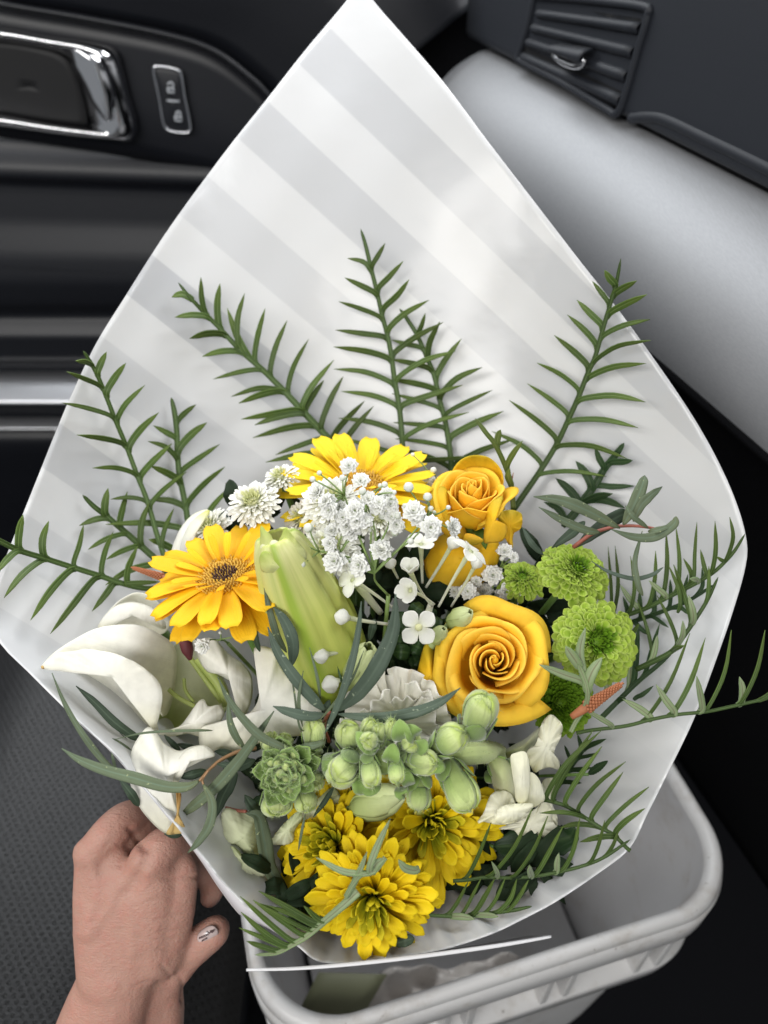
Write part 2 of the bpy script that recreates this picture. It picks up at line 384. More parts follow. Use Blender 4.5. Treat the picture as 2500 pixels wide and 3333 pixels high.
# chrome trims at the foot of the door
def bar(v0, v1, off, name, mat, u1=420, hh=.05):
    P = np.zeros((11, 30, 3)); q = np.linspace(0, 1, 11)
    for i, f in enumerate(q):
        us = np.linspace(-700, u1, 30); vs = np.full(30, v0*(1-f)+v1*f); P[i] = dp(np.stack([us, vs], 1), off+hh*f+.05*hh*math.sin(PI*f)-(.02 if i in (0,) else 0))
    part(name, grid(P, .002), mat, door)
m_trim = plain_mat('trim_chrome', (.62, .63, .66), .36, metal=.95)
bar(1206, 1315, .012, 'chrome_trim', m_trim, 1500); bar(1357, 1398, .012, 'chrome_trim', m_trim, 1500, .022)
# stitched line
for k in range(34):
    u = -20+k*18
    part('stitch', tube(dp([(u, 866+k*1.0), (u+11, 867+k*1.0)], .037), .0006, 5), m_plastic, door)
# ---- dashboard: swept towards the door along D; its cross-section is drawn in the plane across D, seen from the camera's height
VP = np.array([33*K, -415*K]); Dv = ray(*VP); Dv /= np.linalg.norm(Dv)
DN = .52; LEN = .46
pl0 = W(1659*K, 440*K, DN); n1 = np.cross(Dv, [0, 0, 1.]); n1 = -n1 if n1@(C0-pl0) < 0 else n1; n1 /= np.linalg.norm(n1); zh = np.cross(n1, Dv); zh = zh if zh[2] > 0 else -zh
def PQ(a, z): return C0+n1*a+zh*z+Dv*((pl0-C0)@Dv)
def sweep(prof, s0, s1, n=24, sub=6):
    q = sp(np.array([PQ(*p) for p in prof]), len(prof)*sub); P = np.zeros((len(q), n, 3))
    for j, s in enumerate(np.linspace(0, 1, n)): P[:, j] = q+Dv*(s0+(s1-s0)*s)
    return P
AR = .0887; ac = (-.419-.259*AR, -.197-.966*AR)
arc = [(ac[0]+AR*math.cos(math.radians(t)), ac[1]+AR*math.sin(math.radians(t))) for t in range(80, -12, -6)]
PA = -.4155
dash = part('dashboard', grid(sweep([(PA-.06, .10), (PA-.02, .05), (PA, .0), (PA, -.04), (PA, -.08), (PA, -.13), (PA, -.17), (PA-.001, -.183), (PA-.008, -.188), (PA-.02, -.189)], -.6, LEN+.03), .004), m_dash, car, label='dark dashboard with a brushed silver band and an air vent')
part('groove_strip', grid(sweep([(PA-.02, -.186), (PA-.018, -.190), (PA-.017, -.196), (PA-.02, -.202)], -.6, LEN), .003), m_hole, dash)
part('silver_band', grid(sweep(arc, -.6, LEN, n=60), .003), m_silver, dash)
part('lower_pad', grid(sweep([(-.352, -.302), (-.368, -.304), (-.378, -.318), (-.384, -.35), (-.40, -.46), (-.43, -.62), (-.47, -.80)], -.6, LEN+.02), .004), m_dark, dash)
q = sp(np.array([PQ(*p) for p in arc+[(-.41, -.31), (-.45, -.25), (-.44, -.20), arc[0]]]), 60); cc = q.mean(0)
part('band_end', grid(np.array([(cc+(q-cc)*f)+Dv*(LEN+.018*math.sqrt(max(0, 1-f*f))) for f in np.linspace(.02, 1, 10)]), .002), m_silver, dash)
part('corner_trim', grid(np.array([dp([(u, -700+k*140) for u in np.linspace(1100, 2300, 14)], .0-.04+.004*math.sin(k)) for k in range(26)]), .004), m_dark, car)
# vent on the pad face
A_ = PQ(PA, 0); B_ = PQ(PA, -.15); nF = np.cross(Dv, B_-A_); nF /= np.linalg.norm(nF)
if nF@(C0-A_) < 0: nF = -nF
def fp(pts, off=0):
    a = np.array([p[:2] for p in pts], float); return on_plane(a[:, 0], a[:, 1], A_+nF*off, nF)
def quadpatch(c4, off, bul=0, n=12, m=8):
    a = sp(np.array([c4[0], c4[1]], float), n); b = sp(np.array([c4[3], c4[2]], float), n); P = np.zeros((m, n, 3))
    for i, f in enumerate(np.linspace(0, 1, m)):
        q = a*(1-f)+b*f; P[i] = fp(q, off)+nF*bul*math.sin(PI*f)
    return P
vent = part('air_vent', grid(quadpatch(c2([(655, 10), (1118, 80), (1008, 470), (590, 250)]), .001), .002), m_hole, dash)
vb = np.array(c2([(650, -20), (900, 0), (1125, 30), (1140, 70), (1100, 210), (1040, 420), (1005, 490), (960, 470), (760, 350), (590, 262), (585, 235), (620, 120), (650, -20)]))
part('vent_bezel', tube(fp(sp(vb, 120), .003), .0034, 8), m_dash, dash)
for k in range(4):
    f = k/4.; x0 = 672-22*k*1.0; y0 = 40+62*k; x1 = 1112-28*k; y1 = 95+104*k
    P = quadpatch(c2([(x0, y0), (x1, y1), (x1-14, y1+52), (x0-10, y0+34)]), .003, .003)
    P[0] -= nF*.010; part('slat', grid(P, .0015), m_dash, dash)
P = quadpatch(c2([(735, 195), (880, 215), (858, 282), (725, 225)]), .012, .005); P[0] -= nF*.006
tab = part('vent_tab', grid(P, .002), m_dash, dash)
part('tab_trim', tube(fp(sp(np.array(c2([(728, 232), (760, 262), (815, 286), (850, 284), (868, 258)])), 30), .014), [.0016, .0026, .0026, .002], 8), m_chrome, dash)
cr = np.array(c2([(1070, 510), (1150, 505), (1230, 520), (1400, 600), (1659, 725), (1900, 850)]))
part('pad_ridge', tube(fp(sp(cr, 60), 0), .0046, 10), m_dash, dash)
cr = np.array(c2([(1150, -20), (1215, 35), (1290, 85), (1400, 150), (1659, 225), (1900, 290)]))
part('pad_seam', tube(fp(sp(cr, 60), .0005), .0012, 6), m_hole, dash)
# ---- passenger seat, lower left
SZ = CAMZ-.70
def gp(u, v, z): return on_plane(np.asarray(u, float), np.asarray(v, float), (0, 0, z), (0, 0, 1.))
xs = np.linspace(0, 1, 50); ys = np.linspace(0, 1, 60)
P = np.zeros((60, 50, 3))
for i, f in enumerate(ys):
    y = -.25+f*.93
    for j, e in enumerate(xs):
        x = -1.0+e*.86
        ed = max(0, (e-.80)/.20); fr = max(0, (f-.86)/.14); lf = max(0, (.15-e)/.15)
        z = SZ+.012*math.sin(e*7)-.16*ed**3-.16*fr**3+.015*math.exp(-((e-.72)/.07)**2)
        P[i, j] = (x, y, z)
seat = part('seat', grid(P, .006), m_leather, car, label='black perforated leather seat')
part('cushion_side', box((-.57, .2, SZ-.30), (.84, .86, .24)), m_vinyl, seat)
# ---- console side under the bucket and dark cover on the right
part('carpet_ridge', grid(np.array([[(x, y, -.14+.04*math.sin(x*5+y*3)) for x in np.linspace(-.2, 1.2, 20)] for y in np.linspace(-.5, 1., 20)]), .004), m_dark, kind='structure')
# ================================================================== the white bucket
def bucketmat(name, base, tr=.12):
    m, nt, out = newmat(name); tc = nd(nt, 'ShaderNodeTexCoord')
    n1 = noise(nt, tc.outputs['Object'], 26, 6, .7); n2 = noise(nt, tc.outputs['Object'], 190, 4, .6)
    k = nd(nt, 'ShaderNodeMapRange'); nt.links.new(n1, k.inputs[0]); k.inputs[1].default_value = .52; k.inputs[2].default_value = .75
    c = mixc(nt, mth(nt, 'MULTIPLY', k.outputs[0], .5), base, (.33, .27, .20))
    k2 = nd(nt, 'ShaderNodeMapRange'); nt.links.new(mth(nt, 'MULTIPLY', n2, mth(nt, 'ADD', n1, .5)), k2.inputs[0]); k2.inputs[1].default_value = .70; k2.inputs[2].default_value = .78
    c = mixc(nt, mth(nt, 'MULTIPLY', k2.outputs[0], .7), c, (.13, .10, .075))
    finish(nt, out, c, .38, tr, base, n2, .0006, bstr=.35); return m
m_bkt = bucketmat('scuffed_white_plastic', (.68, .675, .67)); m_bkt2 = bucketmat('grey_inner_plastic', (.55, .545, .55), .2)
BZ = CAMZ-.62; BO = np.array([-.082, .135]); Ba = np.array([.963, .271]); Bb = np.array([-.271, .963]); BL, BW = .384, .300
def rrect(inset, n=26):
    r = .062-inset*.7; L = BL-2*inset; Wd = BW-2*inset; o = []
    for cx, cy, a0 in ((L-r, r, -PI/2), (L-r, Wd-r, 0), (r, Wd-r, PI/2), (r, r, PI)):
        for k in range(n): q = a0+PI/2*k/(n-1); o.append((cx+r*math.cos(q)+inset, cy+r*math.sin(q)+inset))
    e = np.array(o); out = []
    for i in range(len(e)):         # points along the straight sides too
        p, q = e[i], e[(i+1) % len(e)]; dd = np.linalg.norm(q-p); m = max(1, int(dd/.012))
        for k in range(m): out.append(p+(q-p)*k/m)
    return np.array(out)
def bring(inset, z):
    base = rrect(0); 
    c = np.array([BL/2, BW/2]); full = rrect(0); s = 1-inset*2/np.array([BL, BW])
    e = c+(full-c)*s
    p = BO+e[:, :1]*Ba+e[:, 1:]*Bb
    return np.column_stack([p, np.full(len(p), BZ+z)])
bucket = thing('plastic_bucket', 'scuffed white plastic bucket with rolled rim, standing below the bouquet', 'bucket', (BO[0]+.16, BO[1]+.2, BZ-.5))
def bandm(rows): return grid(np.array([bring(i, z) for i, z in rows]), .0, wrap=True)
part('rim', bandm([(.0105, -.014), (.0105, -.006), (.0085, -.001), (.0055, .001), (.002, .0005), (.0, -.003), (-.0008, -.008), (.0, -.012), (.004, -.014)]), m_bkt, bucket)
part('collar', bandm([(.001, -.011), (-.002, -.013), (-.002, -.043), (.0, -.046), (.011, -.047)]), m_bkt, bucket)
part('inner_wall', bandm([(.0105, -.010), (.015, -.06), (.032, -.30), (.038, -.36)]), m_bkt2, bucket)
part('outer_wall', bandm([(.0095, -.044), (.0125, -.09), (.0145, -.12), (.030, -.36), (.034, -.40)]), m_bkt, bucket)
part('lower_ridge', bandm([(.012, -.103), (.000, -.105), (-.001, -.110), (.001, -.132), (.014, -.137)]), m_bkt, bucket)
fl = bring(.042, -.34); part('bucket_floor', (np.vstack([fl]), [tuple(range(len(fl)))]), m_bkt2, bucket, smooth=False)
# upright ribs between collar and ridge
RB_ = np.array([[Ba[0], Bb[0], 0], [Ba[1], Bb[1], 0], [0, 0, 1]])
for e0 in (.05, .135, .22, .305):
    for dx in (0, .020):
        c = BO+(e0+dx)*Ba+.006*Bb; bevel(part('rib', box((c[0], c[1], BZ-.075), (.006, .013, .058), RB_), m_bkt, bucket, smooth=False), .0012, 2)
for e0 in (.06, .15, .235):
    c = BO+(BL-.006)*Ba+e0*Bb; bevel(part('rib', box((c[0], c[1], BZ-.075), (.013, .006, .058), RB_), m_bkt, bucket, smooth=False), .0012, 2)
# what stands inside the bucket
m_tag = plain_mat('olive_card', (.17, .175, .10), .6, 60, var=.1)
cd = [gp(u, v, BZ-.10)[0] if False else on_plane(float(u), float(v), (0, .28, BZ-.14), (0, -.6, .8)) for u, v in cG([(560, 1270), (930, 1280), (800, 1500), (440, 1500)])]
tg = part('card', grid(np.array([[cd[0]*(1-x)+cd[1]*x for x in np.linspace(0, 1, 6)], [cd[3]*(1-x)+cd[2]*x for x in np.linspace(0, 1, 6)]]), .001), m_tag)
tg.o['label'] = 'olive green card lying inside the white bucket'; tg.o['category'] = 'card'
m_bag = plain_mat('clear_bag', (.66, .62, .58), .25, 40, .006, transl=.3, bstr=.9, var=.15)
cd = [on_plane(float(u), float(v), (0, .3, BZ-.17), (0, -.4, .9)) for u, v in cG([(900, 1270), (1640, 1180), (1659, 1420), (760, 1530)])]
G_ = np.array([[(cd[0]*(1-x)+cd[1]*x)*(1-y)+(cd[3]*(1-x)+cd[2]*x)*y+np.array([0, 0, .01*math.sin(x*9+y*5)+.006*math.sin(x*23-y*11)]) for x in np.linspace(0, 1, 30)] for y in np.linspace(0, 1, 12)])
tg = part('plastic_bag', grid(G_, .0005), m_bag); tg.o['label'] = 'crumpled clear plastic bag inside the white bucket'; tg.o['category'] = 'bag'
# ================================================================== wrapping paper: a cone of stiff sheet from the stems to its rim
TH = np.array([800*K, 1690*K]); THD = .585
rimU = [(752, -2, .530), (775, -45, .535), (803, -2, .530), (870, 75, .52), (960, 180, .508), (1050, 300, .495), (1150, 430, .482), (1250, 560, .47), (1340, 675, .46), (1430, 800, .45),
 (1500, 905, .442), (1553, 1000, .436), (1592, 1090, .43), (1613, 1170, .425), (1609, 1230, .42), (1580, 1330, .412), (1545, 1430, .405), (1500, 1550, .40), (1450, 1655, .395),
 (1400, 1755, .39), (1360, 1832, .385), (1290, 1888, .38), (1200, 1948, .376), (1130, 1985, .373), (1060, 2018, .371), (960, 2050, .37), (850, 2068, .37), (705, 2080, .37), (640, 2042, .37),
 (540, 1966, .372), (480, 1905, .374), (440, 1855, .376), (390, 1795, .378), (345, 1742, .38), (300, 1690, .383), (240, 1622, .386), (180, 1568, .39), (120, 1510, .395), (60, 1450, .40),
 (5, 1395, .405), (-28, 1335, .415), (-10, 1265, .425), (30, 1160, .44), (78, 1040, .452), (126, 920, .463), (156, 850, .47), (209, 740, .478), (271, 640, .488), (347, 520, .498),
 (410, 430, .505), (500, 310, .515), (580, 210, .523), (660, 108, .528)]
R_ = np.array(rimU); R_[:, :2] *= K
Rc = sp(np.vstack([R_[-2:], R_, R_[:3]]), (len(R_)+4)*14)
ang = np.unwrap(np.arctan2(Rc[:, 1]-TH[1], Rc[:, 0]-TH[0])); rad = np.hypot(Rc[:, 0]-TH[0], Rc[:, 1]-TH[1])
a0 = ang[28]; sel = slice(28, None); 
def rim_at(a):
    """rim point in the direction a from the throat (photograph plane)"""
    a = np.asarray(a, float); lo = ang.min()+.15; aa = lo+np.mod(a-lo, 2*PI)
    o = np.argsort(ang); return np.interp(aa, ang[o], rad[o]), np.interp(aa, ang[o], Rc[o, 2])
def crease(a, q):
    lower = np.clip(np.cos(a-.75), 0, 1)**1.2          # the gathered folds at the lower right
    rest = .25
    s = np.sin(a*31+1.)*.5+np.sin(a*53+.4)*.32+np.sin(a*17+2)*.5
    left = np.clip(np.cos(a-2.6), 0, 1)**3
    return (lower*.0038*s+left*.0022*np.sin(a*23)+.0006*np.sin(a*11+2)*rest)*np.clip(q*1.6, 0, 1)*np.clip((1.12-q)*4, .5, 1)
def pdepth(u, v):
    u = np.asarray(u, float); v = np.asarray(v, float)
    a = np.arctan2(v-TH[1], u-TH[0]); r, dr = rim_at(a); q = np.clip(np.hypot(u-TH[0], v-TH[1])/r, 0, 1.05)
    base = 1/((1-q)/THD+q/dr)
    if FIT is not None:
        s = np.clip((2150-v)/700, 0, 1); s = s*s*(3-2*s); base = base*(1-s)+(fitm(u, v)@FIT)*s
    return base+crease(a, q)+(.0011*np.sin(u/150+v/270)+.0008*np.sin(u/83-v/190+1)+.0005*np.sin(u/47+v/61))*np.clip((2300-v)/900, .15, 1)+.0007*np.clip((q-.9)*10, 0, 1)*np.sin(a*61)*np.sin(a*23+1)
FIT = None
def fitm(u, v):
    x = (np.asarray(u, float)-1200)/1000; y = (np.asarray(v, float)-1000)/1000
    return np.stack([1+0*x, x, y, x*x, x*y, y*y, x**3, x*x*y, x*y*y, y**3], -1)
_a = np.linspace(-PI, PI, 240); _r, _d = rim_at(_a); _q = np.r_[np.tile(.45, 240), np.tile(.75, 240), np.tile(.98, 240), np.tile(1., 240)]; _aa = np.tile(_a, 4); _rr = np.tile(_r, 4)
_u = TH[0]+np.cos(_aa)*_rr*_q; _v = TH[1]+np.sin(_aa)*_rr*_q; _k = _v < 2050; _D = pdepth(_u, _v)
FIT = np.linalg.lstsq(fitm(_u[_k], _v[_k]), _D[_k], rcond=None)[0]
def papermat():
    m, nt, out = newmat('wrapping_paper'); L = nt.links
    uv = nd(nt, 'ShaderNodeUVMap'); sep = nd(nt, 'ShaderNodeSeparateXYZ'); L.new(uv.outputs[0], sep.inputs[0])
    # printed bands, pearl against white, of uneven width
    x = mth(nt, 'ADD', mth(nt, 'MULTIPLY', sep.outputs[0], 1), 0)
    f = mth(nt, 'FRACT', mth(nt, 'ADD', mth(nt, 'MULTIPLY', x, .5), .5))
    k = nd(nt, 'ShaderNodeMapRange'); L.new(f, k.inputs[0]); k.inputs[1].default_value = .493; k.inputs[2].default_value = .507
    k1 = nd(nt, 'ShaderNodeMapRange'); L.new(f, k1.inputs[0]); k1.inputs[1].default_value = .986; k1.inputs[2].default_value = 1.0
    band = mth(nt, 'SUBTRACT', k.outputs[0], k1.outputs[0])
    tc = nd(nt, 'ShaderNodeTexCoord'); n = noise(nt, tc.outputs['Object'], 9, 3); n2 = noise(nt, tc.outputs['Object'], 70, 4)
    fl = nd(nt, 'ShaderNodeTexWhiteNoise', noise_dimensions='1D'); L.new(mth(nt, 'FLOOR', mth(nt, 'MULTIPLY', x, .5)), fl.inputs['W'])
    st = mth(nt, 'MULTIPLY', band, mth(nt, 'ADD', .45, mth(nt, 'MULTIPLY', fl.outputs['Value'], .55)))
    st = mth(nt, 'MULTIPLY', st, sep.outputs[1])
    col = mixc(nt, st, (.685, .69, .695), (.51, .52, .54))
    ro = mth(nt, 'ADD', .27, mth(nt, 'MULTIPLY', band, -.03))
    finish(nt, out, col, ro, .22, (.85, .85, .83), mth(nt, 'ADD', mth(nt, 'MULTIPLY', n, 3), mth(nt, 'MULTIPLY', n2, .25)), .0018, bstr=.4, spec=.62)
    return m
m_paper = papermat()
m_back = plain_mat('plain_paper_back', (.66, .64, .66), .5, 60, .0005, transl=.15)
wrap = thing('wrapping_paper', 'white wrapping paper with grey diagonal stripes, rolled into a cone round the flowers', 'wrapping paper', W(*TH, THD))
NA, NQ = 420, 70
A = np.linspace(0, 2*PI, NA, endpoint=False); Q = np.linspace(.10, 1, NQ)
r, dr = rim_at(A); u = TH[0]+np.cos(A)[None]*r[None]*Q[:, None]; v = TH[1]+np.sin(A)[None]*r[None]*Q[:, None]
D = pdepth(u, v)
deg = np.degrees(np.arctan2(v-6434, u-7420)); deg = np.mod(deg, 360)-180     # print runs in lines that draw together to the lower right
UVp = np.stack([(deg-44.97)/ -1.06+40, np.clip((2600-v)/1400, .3, 1)*np.clip((2700-u)/500, .5, 1)], -1)
UVp[..., 0] = (deg+0)/1.0
P = W(u, v, D); gi = grid(P, 0, wrap=True, uv=UVp)
nrm = np.cross(np.roll(P, -1, 1)-np.roll(P, 1, 1), np.gradient(P, axis=0)); nrm /= np.linalg.norm(nrm, axis=-1, keepdims=True)
sgn = np.sign(((C0-P)*nrm).sum(-1).mean()); Pb = P-nrm*sgn*.0005
part('inner_sheet', grid(P, .0004, wrap=True, uv=UVp), m_paper, wrap)
# a second sheet round the outside, a little lower, showing along the left lower edge
As = np.linspace(2.02, 3.35, 90); r, dr = rim_at(As); f0 = np.sin(PI*np.linspace(0, 1, 90))**.7
uo = TH[0]+np.cos(As)*r; vo = TH[1]+np.sin(As)*r
S0 = W(uo, vo, dr+.0015); off = np.interp(np.linspace(0, 1, 90), [0, .12, .25, .45, .65, 1], [0, 5, 22, 10, 2, 0])*K
S1 = W(uo-off*.75, vo+off*.65, dr+.010); S2 = W(TH[0]+np.cos(As)*r*.8, TH[1]+np.sin(As)*r*.8, dr*.8+THD*.2+.016)
part('outer_sheet', grid(np.array([S0, S0*.5+S1*.5+CZ*.0006, S1, S1*.5+S2*.5, S2]), .0004), m_back, wrap)
# straight lower edge of the outside sheet below the bouquet, seen edge-on
e = sp(np.array([(532, 2096, .362), (640, 2092, .361), (760, 2082, .361), (900, 2066, .363), (1050, 2046, .367), (1130, 2034, .370), (1191, 2024, .373)]), 60); e[:, :2] *= K
P0 = W(e[:, 0], e[:, 1]-4, e[:, 2]); P1 = W(e[:, 0], e[:, 1]+8*np.sin(np.linspace(.3, 2.8, 60)), e[:, 2]-.001); P2 = W(e[:, 0]*.98+18, e[:, 1]-4, e[:, 2]+.02); P3 = W(e[:, 0]*.9+110, e[:, 1]-4, e[:, 2]+.06)
part('lower_flap', grid(np.array([P1, P0, P0*.5+P2*.5, P2, P3]), .0005), plain_mat('flap_paper', (.60, .60, .61), .4, 60, .0004), wrap)
# stems gathered below the throat inside the paper
# ================================================================== the hand
def skinmat():
    m, nt, out = newmat('skin'); L = nt.links; tc = nd(nt, 'ShaderNodeTexCoord'); o = tc.outputs['Object']
    n1 = noise(nt, o, 24, 4, .6); n2 = noise(nt, o, 150, 4, .6); n3 = noise(nt, o, 900, 3, .6)
    col = mixc(nt, n1, (.38, .20, .152), (.51, .298, .235)); k = nd(nt, 'ShaderNodeMapRange'); L.new(n2, k.inputs[0]); k.inputs[1].default_value = .45; k.inputs[2].default_value = .7
    col = mixc(nt, mth(nt, 'MULTIPLY', k.outputs[0], .35), col, (.47, .19, .15))
    mp = nd(nt, 'ShaderNodeMapping'); mp.inputs['Scale'].default_value = (260, 900, 900); mp.inputs['Rotation'].default_value = (0, 0, .7); L.new(o, mp.inputs[0])
    n4 = noise(nt, mp.outputs[0], 1, 3, .6)
    h = mth(nt, 'ADD', mth(nt, 'MULTIPLY', n3, .6), mth(nt, 'ADD', mth(nt, 'MULTIPLY', n4, .7), mth(nt, 'MULTIPLY', n2, 1.6)))
    p = finish(nt, out, col, .46, bump=h, bdist=.0010, bstr=.6, spec=.38)
    p.inputs['Subsurface Weight'].default_value = .18; p.inputs['Subsurface Radius'].default_value = (.006, .002, .001); p.inputs['Subsurface Scale'].default_value = 1
    return m
m_skin = skinmat()
HD = .440
hand = thing('person', "left hand with pale nail polish gripping the paper cone from below, forearm at the bottom", 'person', W(500, 3100, HD))
def hp(x, y, dz=0): q = c8([(x, y)])[0]; return W(q[0], q[1], HD+dz)
HS = px(HD)/1.659
balls = []
def chain(pts, flat=.75, n=30):
    """pts: (x, y, r, distance offset) in the crop's pixels"""
    S = sp(np.array(pts, float), n)
    for x, y, rr, dz in S: balls.append((hp(x, y, dz), rr*HS, flat))
# forearm and the back of the hand, one flattened mass
chain([(430, 2000, 300, .02), (500, 1600, 270, .012), (560, 1350, 235, .008), (640, 1120, 205, .004), (690, 980, 200, .004)], .68)
chain([(760, 1500, 220, .03), (780, 1280, 190, .024), (800, 1120, 170, .018), (810, 980, 170, .012)], .8)
chain([(600, 1120, 190, .0), (560, 900, 165, .0), (530, 700, 140, .0), (510, 520, 112, .0), (480, 462, 92, -.001)], .62)
chain([(690, 1000, 170, .0), (660, 800, 160, -.001), (630, 640, 135, -.001), (610, 520, 105, .001)], .6)
chain([(780, 1000, 170, .002), (790, 800, 165, -.001), (800, 620, 145, -.003), (810, 500, 118, -.005)], .6)
chain([(850, 1000, 150, .006), (900, 820, 150, .004), (930, 660, 140, .004), (950, 560, 125, .004)], .65)
# fingers going up and round behind the paper
chain([(485, 465, 88, .0), (590, 350, 98, .002), (690, 270, 96, .012), (800, 250, 70, .030), (900, 320, 62, .040)], .95)
chain([(610, 520, 90, .004), (690, 400, 84, .014), (790, 335, 84, .024), (900, 330, 72, .038), (1000, 420, 62, .046)], .95)
chain([(815, 500, 112, -.004), (890, 420, 105, .000), (970, 400, 92, .012), (1080, 440, 80, .028), (1140, 540, 70, .038), (1130, 640, 62, .040)], .95)
chain([(950, 570, 112, .006), (1030, 540, 90, .020), (1110, 580, 78, .032), (1150, 660, 66, .036), (1130, 705, 56, .034)], .95)
# thumb on its side of the palm, below the fingers
chain([(850, 1160, 130, .018), (930, 1090, 112, .018), (1000, 1010, 104, .016), (1080, 945, 96, .013), (1148, 892, 90, .012), (1172, 870, 76, .013)], .9)
# ball of the thumb at the wrist's edge
chain([(860, 1500, 130, .03), (890, 1330, 112, .024), (890, 1220, 105, .02), (880, 1120, 110, .016)], .9)
Bm = np.stack([CX, CY, CZ], 1)
gs = []
base = lathe([(max(1e-3, math.sin(PI*i/9)), -math.cos(PI*i/9)) for i in range(10)], 14)
for c, rr, fl in balls:
    M = np.eye(4); M[:3, :3] = Bm@np.diag([rr, rr, rr*fl]); M[:3, 3] = c; gs.append(xf(base, M))
hm = part('hand_and_forearm', join(*gs), m_skin, hand)
rm = hm.o.modifiers.new('remesh', 'REMESH'); rm.mode = 'VOXEL'; rm.voxel_size = .0016; rm.use_smooth_shade = True
sm = hm.o.modifiers.new('smooth', 'SMOOTH'); sm.factor = .6; sm.iterations = 9
dg = bpy.context.evaluated_depsgraph_get(); me = bpy.data.meshes.new_from_object(hm.o.evaluated_get(dg)); hm.o.modifiers.clear(); hm.o.data = me
# creases pressed into the skin and soft tendons lifted out of it
co = np.empty(len(me.vertices)*3); me.vertices.foreach_get('co', co); co = co.reshape(-1, 3)+hand.M[:3, 3]
no = np.empty(len(me.vertices)*3); me.vertices.foreach_get('normal', no); no = no.reshape(-1, 3)
def press(line, depth, width, n=40):
    P = sp(np.array([hp(x, y, -.02) for x, y in line]), n)
    rel = co-C0; z = rel@(-CZ); q = np.stack([rel@CX/z, rel@CY/z], 1); rp = P-C0; pz = rp@(-CZ); pq = np.stack([rp@CX/pz, rp@CY/pz], 1)
    d2 = ((q[:, None]-pq[None])**2).sum(-1).min(1)*HD*HD
    return -depth*np.exp(-d2/(width*width))*(no@CZ > .05)
dsp = np.zeros(len(co))
for ln, dep, wd in (([(880, 600), (980, 590), (1075, 592)], .0011, .0009), ([(860, 885), (930, 880), (1000, 870)], .0008, .0007), ([(850, 980), (920, 985), (980, 990)], .0007, .0008),
                    ([(840, 820), (930, 800), (1020, 780)], .0005, .0008), ([(870, 1060), (900, 1100), (930, 1130)], .0008, .0009), ([(700, 660), (780, 500), (790, 430)], .0014, .004),
                    ([(780, 440), (740, 380), (700, 330)], .0016, .0018), ([(900, 700), (980, 690), (1040, 680)], .0004, .0007), ([(960, 1110), (990, 1180), (985, 1260)], .0012, .0014),
                    ([(480, 900), (600, 720), (760, 470)], -.0012, .0035), ([(520, 820), (560, 760), (640, 680)], .0006, .003), ([(430, 900), (520, 700), (500, 520)], -.0009, .003), ([(720, 1000), (700, 800), (640, 560)], -.0009, .003), ([(800, 720), (880, 705), (980, 712)], .0004, .0006), ([(830, 930), (900, 928), (960, 920)], .0005, .0006), ([(560, 430), (600, 400), (640, 420)], .0005, .0006), ([(540, 450), (580, 425), (620, 445)], .0004, .0006), ([(720, 1180), (820, 1150), (900, 1160)], .0006, .0009)):
    dsp += press(ln, dep*1.15, wd)
co2 = co+no*dsp[:, None]-hand.M[:3, 3]; me.vertices.foreach_set('co', co2.ravel()); me.update()
m_nail = plain_mat('nail_polish', (.56, .45, .43), .16, 300, .0001, coat=.6)
m_ink = plain_mat('nail_art', (.10, .06, .06), .3); m_gem = plain_mat('nail_gem', (.85, .85, .86), .12, metal=.6)
nc = np.array([hp(1119, 897, .0)]); 
def nail(par, cx, cy, a, lx, ly, dz):
    P = np.zeros((9, 24, 3)); uvg = np.zeros((9, 24, 2))
    for i, f in enumerate(np.linspace(.02, 1, 9)):
        for j in range(24):
            q = 2*PI*j/24; ex = abs(math.cos(q))**.8*np.sign(math.cos(q)); ey = abs(math.sin(q))**.8*np.sign(math.sin(q)); x = lx*f*ex; y = ly*f*ey
            X_ = cx+x*math.cos(a)-y*math.sin(a); Y_ = cy+x*math.sin(a)+y*math.cos(a)
            P[i, j] = hp(X_, Y_, dz+.0030*(y/ly)**2+.0012*(x/lx)**2)
    return part('thumbnail', grid(P, .0006, wrap=True), m_nail, par)
# find how far the thumb's skin stands at its nail
rel = co2+hand.M[:3, 3]-C0; z = rel@(-CZ)
def skin_at(x, y):
    p = hp(x, y)-C0; pz = p@(-CZ); qx, qy = p@CX/pz, p@CY/pz
    k = np.hypot(rel@CX/z-qx, rel@CY/z-qy) < .006; return z[k].min()-HD
dzn = skin_at(1119, 897)-.0006
nl = nail(hm, 1122, 902, -.62, 60, 40, dzn)
def nline(pts, r, m): part('nail_art', tube(np.array([hp(x, y, dzn-.0008+.0028*(((y-900)*.8+(x-1119)*.55)/46)**2) for x, y in pts]), r, 5), m, hm)
nline([(1075, 920), (1095, 912), (1112, 905), (1130, 890), (1150, 878)], .0005, m_ink); nline([(1090, 935), (1105, 925), (1118, 918)], .0004, m_ink); nline([(1133, 880), (1148, 888), (1158, 872)], .0004, m_ink)
nline([(1116, 884), (1124, 892), (1120, 905), (1112, 897), (1116, 884)], .0004, m_gem)
